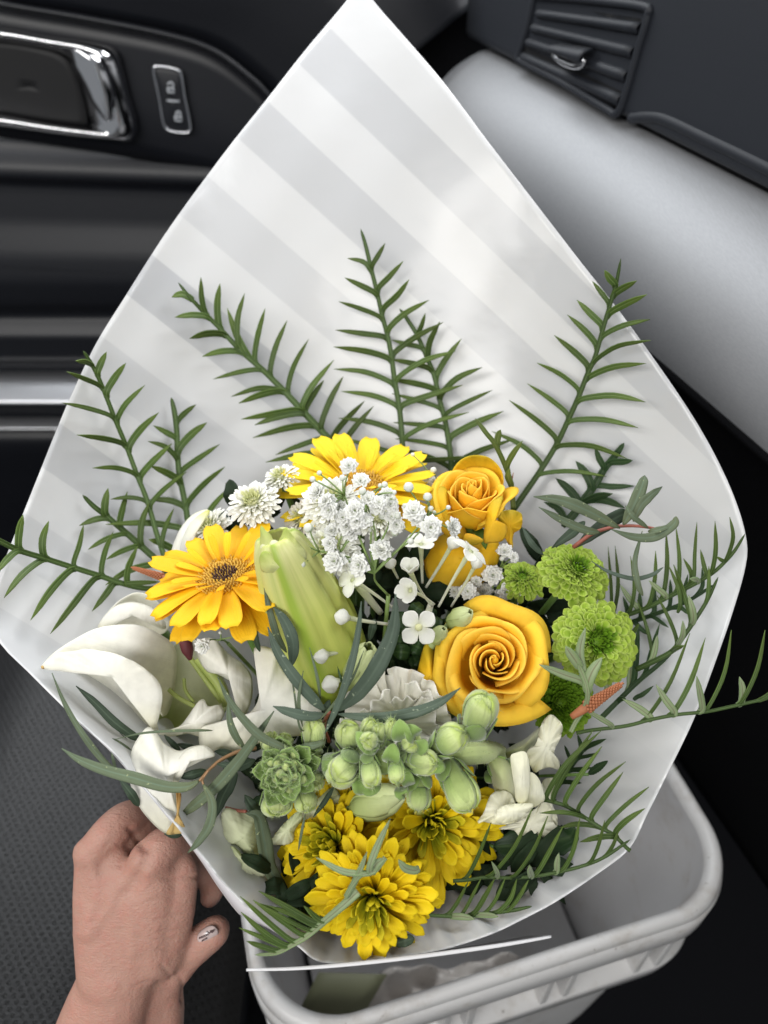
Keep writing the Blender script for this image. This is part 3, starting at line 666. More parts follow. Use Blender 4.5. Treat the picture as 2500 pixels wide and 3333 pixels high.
# ================================================================== flowers
m_stem = plain_mat('flower_stem', (.11, .20, .045), .5, 300, .0004, var=.2, transl=.05)
m_pale_stem = plain_mat('pale_stem', (.36, .45, .17), .5, 300, .0003, var=.1, transl=.2)
THR = W(*TH, THD+.01)
def stem(par, M, r=.0022, z=-.01, mat=None, kink=.25):
    """stem from the underside of a flower down to where all the stems are held"""
    a = (M@np.array([0, 0, z, 1]))[:3]; ax = M[:3, 2]/np.linalg.norm(M[:3, 2]); L = np.linalg.norm(THR-a)
    b = a-ax*L*kink; e = THR+rng.uniform(-.012, .012, 3)
    part('stem', tube([a, b*.6+(a*.5+e*.5)*.4, e], r, 6, 14), mat or m_stem, par)
def fthing(name, label, cat, u, v, d, axis, spin=0, group=None):
    return thing(name, label, cat, W(u, v, d), frame(axis, spin), group)
def pgrid(Wd, L=1, prof=None, cup=0, droop=0, curl=0, n=9, m=7, groove=0, th=.012, notch=0, ruffle=0, base=0.12, roll=0):
    """a petal along +y from the origin, its upper side +z, length L"""
    v = np.linspace(0, 1, n)[:, None]**.75; s = np.linspace(-1, 1, m)[None, :]
    w = (prof(v) if prof else np.maximum(base, np.sin(PI*np.clip(v, 0, 1)**.75)**.6))*Wd/2
    x = s*w*(1-roll*.3*s*s); y = v*L*(1-notch*np.abs(s)**2*v**4)+0*s
    z = cup*Wd*(s*s)*np.sin(PI*np.clip(v*.9+.1, 0, 1))+droop*v*v+curl*np.clip(v-.7, 0, 1)**2*6+groove*Wd*np.cos(s*PI*2.5)*np.clip(1-v, 0.25, 1)
    z = z+ruffle*np.sin(s*9+v*4)*v**3
    return grid(np.stack([x+0*y, y, z+0*x], -1), th)
wide = lambda v: np.clip(.34+.75*np.sin(PI*np.clip(v, 0, 1)**.9*.55)**1.1, 0, 1)*np.clip(1-np.clip((v-.80)/.203, 0, 1)**2.6, .22, 1)**.5
spoon = lambda v: np.clip(.34+.9*v**1.3, 0, 1)*np.clip(1-np.clip((v-.76)/.243, 0, 1)**2.4, .02, 1)**.5
# ---------------------------------------------------------------- gerberas
m_ger = petal_mat('gerbera_petal', [(0, (.86, .45, .008)), (.35, (.92, .54, .010)), (1, (.94, .60, .02))], .48, .28, .5, 12, .08)
m_disc = plain_mat('gerbera_disc', (.62, .37, .05), .7, 900, .001, var=.3); m_eye = plain_mat('gerbera_eye', (.045, .013, .010), .7, 900, .001, var=.3)
m_ger2 = petal_mat('lemon_gerbera_petal', [(0, (.88, .56, .01)), (.4, (.93, .68, .016)), (1, (.94, .72, .03))], .48, .28, .5, 12, .08)
gp1 = [mesh('gerbera_petal', *pgrid(.26, 1, wide, .10, dr, cu, 11, 9, .028, .010, -.035)[:2], m_ger, pgrid(.26, 1, wide, .10, dr, cu, 11, 9, .028, .010, -.035)[2]) for dr, cu in ((-.10, .02), (-.20, -.02), (-.02, .04), (-.14, -.05))]
def recol(meshes, mat, name):
    o = []
    for me in meshes: c = me.copy(); c.materials.clear(); c.materials.append(mat); c.name = name; o.append(c)
    return o
gp2 = recol(gp1, m_ger2, 'gerbera_petal')
def gerbera(t, R, meshes, n=(19, 16, 13), eye=True, seed=0, lean=None):
    r = np.random.default_rng(seed); r0 = R*.20
    for k, (cnt, el, Ls, ro) in enumerate(((n[0], -5, 1.0, .16), (n[1], 6, .95, .17), (n[2], 24, .50, .27))):
        for i in range(cnt):
            f = 2*PI*(i+.5*(k % 2)+r.uniform(-.16, .16))/cnt
            L = R*(1-ro)*Ls*r.uniform(.93, 1.05); e = math.radians(el+r.uniform(-9, 9)+(lean(f) if lean else 0))
            inst('petal', meshes[r.integers(len(meshes))], t, Rz(f-PI/2)@Tr(0, R*ro, .003*k*R/.04)@Rx(e)@Ry(r.uniform(-.14, .14))@Sc(L*(1.34 if k < 2 else 1.0), L, L))
    dome = lathe([(R*.30, -.04*R), (R*.34, .05*R), (R*.28, .10*R), (R*.19, .105*R), (R*.10, .075*R), (1e-4, .06*R)], 20)
    part('disc', dome, m_disc, t, world=False)
    fl = []; ey = []
    for i in range(330):
        f = math.sqrt((i+.5)/330); a = i*2.39996; q = R*.36*f; z = R*(.07+.045*math.sin(PI*f)); h = R*(.035+.035*f)*r.uniform(.7, 1.3)
        M = Tr(q*math.cos(a), q*math.sin(a), z)@Rz(a)@Ry(.5*f)
        (ey if f < .42 and eye else fl).append(xf(lathe([(R*.010, 0), (R*.013, h*.7), (R*.006, h)], 4), M))
    part('disc_florets', join(*fl), m_disc, t, world=False, kind='stuff')
    if ey: part('eye', join(*ey), m_eye, t, world=False, kind='stuff')
    part('calyx', lathe([(R*.05, -.30*R), (R*.16, -.22*R), (R*.24, -.10*R), (R*.26, -.03*R), (R*.02, -.02*R)], 14), m_stem, t, world=False)
    stem(t, t.M, .0030, -.28*R)
t = fthing('gerbera', 'golden yellow gerbera with dark eye, left of the big green bud', 'gerbera', 738, 1893, .405, (-.14, .83, .54), .3, 'gerberas in the bouquet')
gerbera(t, px(.405)*260, gp1, seed=4, lean=lambda f: 8+4*math.sin(f))
t = fthing('gerbera', 'lemon yellow gerbera behind the white baby\'s breath, at the top', 'gerbera', 1172, 1600, .457, (.02, .88, .47), .25, 'gerberas in the bouquet')
gerbera(t, px(.457)*262, gp2, n=(17, 14, 12), eye=False, seed=9, lean=lambda f: 8+14*max(0, math.sin(f)))
# ---------------------------------------------------------------- roses
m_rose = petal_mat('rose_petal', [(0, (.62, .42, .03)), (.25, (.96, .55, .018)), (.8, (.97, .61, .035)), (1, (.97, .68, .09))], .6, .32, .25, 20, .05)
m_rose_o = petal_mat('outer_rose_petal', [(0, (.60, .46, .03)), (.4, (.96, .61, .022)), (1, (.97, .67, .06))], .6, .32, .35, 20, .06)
m_sepal = petal_mat('rose_sepal', [(0, (.10, .20, .03)), (1, (.16, .26, .05))], .55, .15, .4)
def rose(t, R, n=24, seed=0, close=1.0, flare=1.0):
    """petals wound about the heart: each a curved wall standing on the cup, its rim rolled outward"""
    r = np.random.default_rng(seed)
    for i in range(n):
        f = i/(n-1); ph = i*2.3999+r.uniform(-.30, .30)
        wid = (1.55-.60*f)*r.uniform(.85, 1.12)
        rt = R*(.015+.80*f**1.0*close); rb = R*(.03+.24*f); zt = R*(.43-.09*f-.24*f**3*flare+r.uniform(-.04, .04)); zb = -R*(.62-.05*f)
        m_, n_ = 19, 16
        s = np.linspace(-1, 1, m_)[None, :]; v = np.linspace(0, 1, n_)[:, None]
        belly = R*(.13*f**.6+.012)
        rr = rb+(rt-rb)*v**(.70)+belly*np.sin(PI*v)*.9
        cv = np.clip((v-.70)/.30, 0, 1)
        cl = R*flare*(.02+.30*f**1.5)*r.uniform(.7, 1.3)*cv**1.6*(1+.35*s*r.uniform(-1, 1))
        rr = rr+cl
        rr = rr*(1+(.13-.04*f)*s)+R*.05*s*(1-f)                       # one edge tucked in, the other lapping over
        pk = np.maximum(0, 1-np.abs(s-r.uniform(-.25, .25))*2.0)          # rim drawn to a soft point
        zz = zb+(zt-zb)*v*(1-(.14+.24*f)*np.abs(s)**2.4)+R*.07*f*pk*v**3-R*flare*(.02+.17*f**1.5)*np.clip((v-.80)/.20, 0, 1)**2
        zz = zz+R*.022*np.sin(s*r.uniform(3, 7)+i)*v**3
        rr = rr+R*(.010+.03*f)*np.sin(s*r.uniform(3, 6)+i*2.)*v**3-R*.05*f*pk*cv
        an = ph+s*wid
        P = np.stack([rr*np.cos(an), rr*np.sin(an), zz+0*rr], -1)
        part('petal', grid(P, .0006), m_rose_o if f > .78 else m_rose, t, world=False)
    part('petal', lathe([(R*.05, -R*.5), (R*.075, R*.15), (R*.055, R*.30), (R*.02, R*.37), (1e-4, R*.375)], 14, lambda q, f: 1+.12*math.sin(q+f*5)), m_rose, t, world=False)
    part('receptacle', lathe([(R*.02, -R*.84), (R*.15, -R*.80), (R*.18, -R*.66), (R*.10, -R*.55)], 12), m_stem, t, world=False)
    for k in range(5):
        a = k*2*PI/5; P = np.array([(R*.15, 0, -R*.68), (R*.34, 0, -R*.60), (R*.52, 0, -R*.66), (R*.62, 0, -R*.85)])@Rz(a)[:3, :3].T
        part('sepal', leafmesh(P, R*.22, nrm=(0, 0, 1), n=9), m_sepal, t, world=False)
    stem(t, t.M, .0032, -.8*R)
t = fthing('rose', 'large open orange-yellow rose facing the viewer, at right of the white flowers', 'rose', 1605, 2155, .398, (-.05, .30, .95), .9, 'roses in the bouquet')
rose(t, px(.398)*196, 23, 5)
def opet(par, cr, pts, d, mat, name='petal', **k): return part(name, outline_petal(cr(pts), d, **k), mat, par)
# two outer petals that stand away from the open rose
opet(t, cW, [(250, 360), (285, 375), (325, 480), (360, 560), (375, 640), (330, 720), (260, 740), (205, 690), (195, 590), (215, 470)], .408, m_rose_o, bulge=.012, rimd=.004, ruffle=.0008)
opet(t, cW, [(555, 120), (620, 118), (690, 150), (722, 205), (680, 248), (600, 262), (560, 240)], .424, m_rose_o, bulge=.008, ruffle=.0006)
t = fthing('rose', 'half open orange-yellow rose standing upright behind the baby\'s breath', 'rose', 1532, 1625, .428, (-.05, .74, .67), .2, 'roses in the bouquet')
rose(t, px(.428)*166, 20, 8, .80, .6)
opet(t, cH, [(1190, 300), (1230, 215), (1320, 172), (1430, 185), (1510, 260), (1532, 350), (1500, 440), (1440, 460), (1300, 330)], .440, m_rose_o, bulge=-.010, rimd=-.004, ruffle=.0008)
opet(t, cH, [(1530, 450), (1490, 460), (1430, 520), (1400, 740), (1440, 760), (1530, 740), (1552, 650), (1480, 600), (1500, 520)], .415, m_rose_o, bulge=.008, ruffle=.0006)
opet(t, cH, [(1000, 800), (1100, 720), (1270, 640), (1400, 740), (1500, 760), (1490, 900), (1420, 1010), (1250, 1060), (1070, 1050), (1010, 960)], .435, m_rose_o, bulge=.018, rimd=.012)
opet(t, cH, [(1060, 400), (1140, 390), (1180, 500), (1230, 580), (1280, 700), (1200, 740), (1080, 640), (1040, 510)], .424, m_rose_o, bulge=.010, rimd=.006)
opet(t, cH, [(1500, 560), (1590, 540), (1655, 570), (1650, 660), (1600, 700), (1590, 800), (1550, 740), (1510, 660)], .446, m_rose_o, bulge=.004, ruffle=.0015)
opet(t, cH, [(1280, 700), (1340, 710), (1395, 745), (1350, 770), (1280, 775), (1262, 740)], .409, petal_mat('spotted_rose_edge', [(0, (.75, .40, .012)), (1, (.55, .42, .03))], .6, .3), bulge=.002)
# ---------------------------------------------------------------- chrysanthemums
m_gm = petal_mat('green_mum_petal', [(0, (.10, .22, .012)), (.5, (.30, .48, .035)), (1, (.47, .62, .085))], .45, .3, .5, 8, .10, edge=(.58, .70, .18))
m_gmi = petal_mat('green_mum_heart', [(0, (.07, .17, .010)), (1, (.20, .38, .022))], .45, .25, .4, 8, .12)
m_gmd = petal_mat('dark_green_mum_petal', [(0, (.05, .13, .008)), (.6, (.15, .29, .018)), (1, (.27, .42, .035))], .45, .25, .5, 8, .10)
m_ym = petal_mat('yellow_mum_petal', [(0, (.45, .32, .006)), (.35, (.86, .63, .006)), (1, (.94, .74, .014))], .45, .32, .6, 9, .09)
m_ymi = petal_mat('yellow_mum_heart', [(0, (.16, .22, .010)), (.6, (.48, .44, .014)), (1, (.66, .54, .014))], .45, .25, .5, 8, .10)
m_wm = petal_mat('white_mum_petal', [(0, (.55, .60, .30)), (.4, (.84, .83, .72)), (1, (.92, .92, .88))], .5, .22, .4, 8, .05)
m_wmi = petal_mat('white_mum_heart', [(0, (.56, .60, .22)), (1, (.80, .80, .50))], .5, .25, .4, 8, .06)
def mum_meshes(mo, mi, wo=.36, wi=.30, curl=.10):
    out = [mesh('mum_petal', *pgrid(wo*k, 1, spoon, .30, dr, curl*c, 8, 7, 0, .022)[:2], mo, pgrid(wo*k, 1, spoon, .30, dr, curl*c, 8, 7, 0, .022)[2]) for k, dr, c in ((1, -.05, 1), (.88, -.14, 1.4), (1.1, .03, .6), (.95, -.2, .3))]
    inn = [mesh('mum_heart_petal', *pgrid(wi*k, 1, spoon, .34, .10, .16, 6, 5, 0, .04)[:2], mi, pgrid(wi*k, 1, spoon, .34, .10, .16, 6, 5, 0, .04)[2]) for k in (1, .85)]
    return out, inn
GM = mum_meshes(m_gm, m_gmi, .44, .32); GD = mum_meshes(m_gmd, m_gmi); YM = mum_meshes(m_ym, m_ymi, .25, .22, .04); WM = mum_meshes(m_wm, m_wmi, .26, .28, .08)
def mum(t, R, N, ms, heart=.35, dome=.35, e0=82, e1=-14, l0=.16, l1=.62, seed=0, wsc=1., twist=0., cup=.9, jit=9, stemr=.0022):
    r = np.random.default_rng(seed); out, inn = ms
    for i in range(N):
        f = math.sqrt((i+.6)/N); a = i*2.39996+r.uniform(-.10, .10); L = R*(l0+l1*f)*r.uniform(.82, 1.10)
        rb = R*(1-l1-l0)*f**.9*.95+R*.01; z = R*dome*(1-f**2)*.55+r.uniform(-.01, .01)*R
        e = math.radians(e0+(e1-e0)*f**cup+r.uniform(-jit, jit))
        me = inn[r.integers(len(inn))] if f < heart else out[r.integers(len(out))]
        inst('petal', me, t, Rz(a-PI/2)@Tr(0, rb, z)@Rz(twist*(1-f))@Rx(e)@Ry(r.uniform(-.25, .25))@Sc(L*wsc*(1.0+.5*(1-f)), L, L*.9))
    part('receptacle', lathe([(R*.05, -R*.22), (R*.26, -R*.16), (R*.36, -R*.02), (R*.22, R*dome*.3), (1e-4, R*dome*.42)], 14), ms[1][0].materials[0], t, world=False)
    stem(t, t.M, stemr, -.2*R)
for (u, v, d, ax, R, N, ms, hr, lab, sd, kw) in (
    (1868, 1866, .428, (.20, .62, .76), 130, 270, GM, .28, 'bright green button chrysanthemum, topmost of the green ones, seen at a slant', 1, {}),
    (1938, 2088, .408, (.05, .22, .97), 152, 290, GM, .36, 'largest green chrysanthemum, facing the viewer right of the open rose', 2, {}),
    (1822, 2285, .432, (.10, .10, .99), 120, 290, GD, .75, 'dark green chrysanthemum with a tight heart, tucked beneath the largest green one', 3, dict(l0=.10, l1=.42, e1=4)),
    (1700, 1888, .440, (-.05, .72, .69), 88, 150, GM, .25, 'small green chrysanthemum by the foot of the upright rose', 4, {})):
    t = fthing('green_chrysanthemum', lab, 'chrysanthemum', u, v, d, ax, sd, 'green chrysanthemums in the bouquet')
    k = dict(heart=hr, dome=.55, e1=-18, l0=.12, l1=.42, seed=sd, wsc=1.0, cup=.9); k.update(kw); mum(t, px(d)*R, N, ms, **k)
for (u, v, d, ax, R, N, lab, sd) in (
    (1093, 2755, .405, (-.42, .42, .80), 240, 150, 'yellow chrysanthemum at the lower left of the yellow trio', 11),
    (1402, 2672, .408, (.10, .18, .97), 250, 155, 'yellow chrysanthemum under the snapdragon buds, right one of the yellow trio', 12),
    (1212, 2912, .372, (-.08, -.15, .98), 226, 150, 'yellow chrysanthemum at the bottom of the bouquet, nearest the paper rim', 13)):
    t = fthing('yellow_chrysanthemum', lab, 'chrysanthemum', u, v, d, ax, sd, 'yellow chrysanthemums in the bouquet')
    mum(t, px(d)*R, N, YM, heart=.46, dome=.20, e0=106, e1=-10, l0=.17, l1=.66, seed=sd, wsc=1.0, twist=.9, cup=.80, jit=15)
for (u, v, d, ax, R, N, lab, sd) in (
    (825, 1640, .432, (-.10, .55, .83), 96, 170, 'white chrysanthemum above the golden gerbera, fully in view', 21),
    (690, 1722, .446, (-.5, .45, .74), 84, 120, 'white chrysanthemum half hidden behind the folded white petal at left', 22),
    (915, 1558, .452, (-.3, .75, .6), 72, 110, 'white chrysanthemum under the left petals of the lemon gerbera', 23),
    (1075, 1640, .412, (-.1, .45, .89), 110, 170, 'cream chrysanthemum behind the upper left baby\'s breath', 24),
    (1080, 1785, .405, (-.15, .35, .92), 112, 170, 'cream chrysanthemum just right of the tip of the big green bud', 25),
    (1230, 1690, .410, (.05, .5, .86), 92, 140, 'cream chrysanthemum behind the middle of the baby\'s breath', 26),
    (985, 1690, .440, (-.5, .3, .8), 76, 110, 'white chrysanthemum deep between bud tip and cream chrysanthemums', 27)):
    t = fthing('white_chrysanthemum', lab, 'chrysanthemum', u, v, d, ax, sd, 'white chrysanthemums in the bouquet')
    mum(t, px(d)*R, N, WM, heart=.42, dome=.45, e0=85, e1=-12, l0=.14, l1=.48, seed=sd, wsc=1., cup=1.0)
# ---------------------------------------------------------------- big lily bud
def budmat():
    m, nt, out = newmat('lily_bud_skin'); L = nt.links; uv = nd(nt, 'ShaderNodeUVMap'); sep = nd(nt, 'ShaderNodeSeparateXYZ'); L.new(uv.outputs[0], sep.inputs[0])
    tc = nd(nt, 'ShaderNodeTexCoord')
    r = ramp(nt, [(0, (.40, .48, .06)), (.5, (.56, .60, .15)), (.85, (.66, .66, .30)), (1, (.54, .60, .14))]); L.new(sep.outputs[1], r.inputs[0])
    cmb = nd(nt, 'ShaderNodeCombineXYZ'); L.new(mth(nt, 'MULTIPLY', sep.outputs[0], 46), cmb.inputs[0]); L.new(mth(nt, 'MULTIPLY', sep.outputs[1], 2.2), cmb.inputs[1])
    n = noise(nt, cmb.outputs[0], 1, 3); k = nd(nt, 'ShaderNodeMapRange'); L.new(n, k.inputs[0]); k.inputs[1].default_value = .45; k.inputs[2].default_value = .68
    rib = nd(nt, 'ShaderNodeMapRange'); L.new(mth(nt, 'ABSOLUTE', mth(nt, 'SUBTRACT', mth(nt, 'FRACT', mth(nt, 'MULTIPLY', sep.outputs[0], 3)), .5)), rib.inputs[0])
    rib.inputs[1].default_value = .03; rib.inputs[2].default_value = .12; rib.inputs[3].default_value = .85; rib.inputs[4].default_value = 0
    col = mixc(nt, mth(nt, 'MULTIPLY', k.outputs[0], .25), r.outputs[0], (.30, .42, .05)); col = mixc(nt, rib.outputs[0], col, (.30, .43, .04))
    n2 = noise(nt, tc.outputs['Object'], 500, 3)
    finish(nt, out, col, .42, .15, None, mth(nt, 'ADD', mth(nt, 'MULTIPLY', n, .25), mth(nt, 'MULTIPLY', n2, .5)), .0003, bstr=.3); return m
m_bud = budmat(); m_budedge = petal_mat('bud_tip_skin', [(0, (.62, .64, .34)), (.6, (.58, .62, .22)), (1, (.40, .50, .10))], .5, .25, .4, 10, .03)
m_budtip = plain_mat('bud_cream', (.68, .68, .42), .55, 500, .001, var=.12, transl=.2)
tb = thing('lily_bud', 'large closed yellow-green lily bud with ridges, tip split open at its upper left', 'lily bud', W(1000, 2050, .40))
axb = sp(np.array([(1100, 2262, .445), (1060, 2140, .425), (1010, 2020, .405), (955, 1890, .388), (905, 1775, .372), (893, 1745, .369)]), 44)
Pb_ = W(axb[:, 0], axb[:, 1], axb[:, 2]); s_ = np.linspace(0, 1, 44)
rw = np.interp(s_, [0, .06, .18, .35, .55, .75, .92, 1], [50, 112, 146, 146, 120, 84, 52, 40])*px(.4)
tg_ = np.gradient(Pb_, axis=0); tg_ /= np.linalg.norm(tg_, axis=1, keepdims=True)
sd_ = np.cross(tg_, CZ); sd_ /= np.linalg.norm(sd_, axis=1, keepdims=True); bk_ = np.cross(sd_, tg_)
NS = 72; q = np.arange(NS)/NS*2*PI
def lob(a):      # three broad petals with a raised keel and a furrow at each side of it
    c = np.mod(a/(2*PI)*3, 1)-.5
    return 1+.10*np.exp(-(c/.11)**2)-.06*np.exp(-((np.abs(c)-.17)/.05)**2)+.03*np.exp(-((np.abs(c)-.33)/.12)**2)-.10*np.exp(-((np.abs(c)-.5)/.04)**2)
rot = -.55
P = np.zeros((44, NS, 3))
for i in range(44):
    rr = rw[i]*lob(q)
    P[i] = Pb_[i]+rr[:, None]*(np.cos(q+rot)[:, None]*sd_[i]-np.sin(q+rot)[:, None]*bk_[i])
V, F, U_ = grid(P, 0, wrap=True); F = F+[tuple(range(NS))[::-1]]
part('bud_body', (V, F, U_), m_bud, tb)
for (pts, dz, ud) in (([(1412, 300, .002), (1409, 230, .0), (1408, 186, .0), (1430, 205, .0), (1462, 240, .001), (1480, 290, .002), (1500, 340, .004), (1450, 360, .004)], .3635, (-.3, -1)), ([(1500, 290, .003), (1522, 235, .001), (1541, 193, .0), (1560, 215, .0), (1600, 265, .002), (1650, 330, .004), (1640, 380, .006), (1560, 380, .004), (1515, 340, .004)], .3635, (-.2, -1)),
                  ([(1404, 380, .003), (1406, 345, .001), (1425, 322, .0), (1470, 335, .0), (1530, 372, .002), (1560, 430, .004), (1480, 440, .005), (1420, 430, .005)], .3605, (-.6, -1))):
    part('bud_petal_tip', outline_petal(c5(pts), dz+.002, bulge=.003, rimd=.004, th=.0008, ruffle=.0003, n=48, rings=9, rk=7, uvdir=ud), m_budedge, tb)
cr_ = [ball(W(*c5([(1460+rng.uniform(-32, 60), 305+rng.uniform(-22, 28))])[0], .366+rng.uniform(-.001, .002)), .0022*rng.uniform(.7, 1.3), 8, 6) for _ in range(26)]
part('bud_inside', join(*cr_), m_budtip, tb)
part('stem', tube([W(1100, 2262, .445), W(1130, 2330, .47), THR], .0035, 8, 12), m_stem, tb)
# ---------------------------------------------------------------- open white lily (its petals roll back)
m_lily = petal_mat('lily_petal', [(0, (.88, .87, .78)), (.6, (.91, .90, .84)), (1, (.88, .86, .70))], .5, .34, 1.0, 14, .02)
m_lilyin = petal_mat('lily_throat', [(0, (.78, .79, .66)), (.5, (.66, .68, .46)), (1, (.38, .46, .12))], .5, .30, .5, 14, .02)
m_brown = petal_mat('withered_tip', [(0, (.42, .22, .06)), (1, (.62, .45, .18))], .7, .2, .6, 9, .1)
m_anther = plain_mat('anther', (.09, .012, .016), .7, 600, .0006, var=.25); m_fil = plain_mat('filament', (.42, .50, .14), .5, 300, .0002, transl=.2)
li = thing('lily', 'open white lily at left, petals rolled back, one with a withered brown tip', 'lily', W(560, 2330, .43))
def lp(pts, d, mat=m_lily, **k): return opet(li, c7, pts, d, mat, **k)
lp([(75, 560, .0), (140, 480, .0), (260, 395, .002), (420, 310, .006), (560, 280, .010), (720, 280, .014), (860, 335, .02), (965, 420, .03), (985, 560, .036), (950, 800, .034), (900, 900, .02), (870, 830, .0), (800, 640, -.002), (680, 540, -.002), (520, 480, -.002), (380, 460, -.001), (260, 470, 0), (150, 530, 0)], .407, bulge=.004, th=.0005, n=90, rings=14, uvdir=(1, .3))
lp([(150, 540, .004), (300, 510, .006), (450, 520, .006), (580, 580, .006), (700, 690, .006), (800, 840, .004), (860, 990, .004), (800, 1060, .012), (700, 1030, .014), (560, 940, .012), (420, 810, .010), (280, 680, .008)], .424, bulge=-.010, th=.0005, n=80, uvdir=(1, .8))
lp([(70, 560, .002), (180, 472, .001), (290, 455, .0), (380, 443, .0), (480, 455, .0), (560, 470, .0), (640, 500, .0), (730, 545, .0), (850, 645, .0), (888, 740, .0), (875, 860, .001), (835, 985, .003), (800, 910, .006), (770, 860, .007), (720, 785, .008), (640, 690, .008), (540, 600, .008), (430, 545, .008), (300, 533, .007), (150, 568, .005)], .398, bulge=.006, th=.001, n=110, rings=10, ruffle=.0003, rk=13)
lp([(900, 720), (940, 480), (1040, 340), (1150, 420), (1230, 540), (1300, 640), (1340, 760), (1300, 880), (1200, 880), (1080, 980), (940, 1040), (850, 1000), (860, 860)], .452, m_lilyin, bulge=-.020, rimd=-.006, n=70)
lp([(1095, 400), (1230, 370), (1330, 470), (1440, 550), (1492, 640), (1490, 780), (1440, 900), (1400, 860), (1415, 690), (1340, 650), (1260, 608), (1190, 590), (1130, 500)], .428, bulge=.010, rimd=.004, ruffle=.0008, seed=4)
# bright petal at the right that opens towards the viewer
opet(li, lambda p: p, [(828, 2110, .004), (890, 2116, .002), (925, 2185, .0), (980, 2225, .0), (1035, 2280, .0), (1045, 2345, .0), (1005, 2388, .0), (900, 2400, .0), (850, 2415, .0), (775, 2446, .002), (735, 2440, .002), (664, 2444, .004), (648, 2404, .006), (660, 2366, .006), (708, 2386, .004), (751, 2352, .004), (814, 2320, .005), (843, 2271, .006), (845, 2190, .006)], .402, m_lily, bulge=.012, th=.0005, n=110, rings=16, ruffle=.0009, rk=11)
lp([(856, 1012), (930, 1000), (1010, 960), (1060, 900), (1130, 800), (1170, 782), (1200, 830), (1280, 820), (1300, 900), (1210, 1000), (1150, 1030), (1060, 1010), (950, 1028)], .414, bulge=.008, rimd=.003, ruffle=.0012, seed=2, rk=7)
lp([(790, 970), (850, 1010), (900, 1080), (1000, 1130), (1090, 1100), (1180, 1095), (1235, 1150), (1150, 1190), (1060, 1240), (1010, 1300), (990, 1350), (985, 1420), (1000, 1500), (985, 1570), (1030, 1660), (980, 1682), (900, 1678), (800, 1590), (720, 1480), (680, 1370), (665, 1250), (680, 1140), (720, 1050)], .388, bulge=.012, rimd=.004, n=110, rings=16, ruffle=.0007, rk=9)
lp([(955, 1330), (980, 1230), (1025, 1150), (1085, 1108), (1170, 1092), (1232, 1140), (1240, 1165), (1180, 1172), (1100, 1165), (1050, 1210), (1015, 1290), (990, 1345)], .383, bulge=.006, rimd=.002, n=70, rings=10)
lp([(985, 1400), (1012, 1410), (1008, 1490), (1000, 1560), (1046, 1668), (985, 1688), (915, 1688), (955, 1630), (985, 1560), (992, 1480)], .381, m_brown, bulge=.002, ruffle=.0011, n=60, rings=8, rk=8)
part('withered_spot', ball(W(*c7([(84, 562)])[0], .400), .0011, 10, 7), m_brown, li)
an = np.array([W(*q, .425) for q in c7([(1035, 335), (1052, 420), (1078, 515)])])
part('anther', tube(an, [.0012, .0036, .0034, .001], 10, 14), m_anther, li)
part('filament', tube([W(*q, .435) for q in c7([(1075, 500), (1160, 620), (1290, 800)])], .0016, 8, 14), m_fil, li)
part('filament', tube([W(*q, .430) for q in c7([(930, 712), (1000, 770), (1130, 840)])], .0013, 8, 14), m_fil, li)
part('filament', tube([W(*q, .432) for q in c7([(1035, 640), (1045, 720), (1100, 800)])], .0010, 8, 14), m_fil, li)
part('pistil', tube([W(*q, .436) for q in c7([(1130, 500), (1200, 590), (1280, 700), (1330, 820)])], .0030, 8, 14), m_fil, li)
part('stem', tube([W(640, 2300, .47), W(760, 2420, .52), THR], .004, 8, 12), m_stem, li)
# calla behind it and a folded petal further up
ca = thing('calla', 'white calla lily with curled rim, under the left petals of the golden gerbera', 'calla', W(420, 2000, .45))
opet(ca, c7, [(455, 300, .0), (500, 220, .0), (560, 150, .0), (620, 100, .002), (720, 60, .004), (830, 100, .006), (920, 200, .006), (930, 300, .008), (850, 350, .01), (700, 340, .01), (560, 310, .006)], .455, m_lily, bulge=-.014, n=70)
opet(ca, c7, [(455, 300), (500, 215), (580, 148), (680, 125), (790, 150), (880, 215), (915, 300), (860, 290), (790, 205), (690, 168), (610, 190), (555, 240), (535, 295)], .445, m_lily, bulge=.005, n=80, rings=8)
part('stem', tube([W(500, 2050, .48), W(640, 2150, .52), THR], .005, 8, 12), m_stem, ca)
fo = thing('folded_petal', 'folded cream white petal standing left of the golden gerbera', 'petal', W(600, 1780, .45))
opet(fo, cA, [(945, 1600), (950, 1450), (985, 1340), (1030, 1260), (1100, 1190), (1180, 1160), (1205, 1175), (1160, 1260), (1120, 1370), (1095, 1500), (1040, 1610)], .452, m_lily, bulge=.012, rimd=.006, uvdir=(.4, -1))
opet(fo, cA, [(1010, 1420), (1060, 1280), (1120, 1210), (1190, 1165), (1207, 1178), (1155, 1270), (1115, 1380), (1100, 1480), (1040, 1520)], .446, petal_mat('folded_rim', [(0, (.82, .82, .79)), (.75, (.80, .80, .66)), (1, (.62, .62, .16))], .5, .3), bulge=.006, uvdir=(.4, -1))
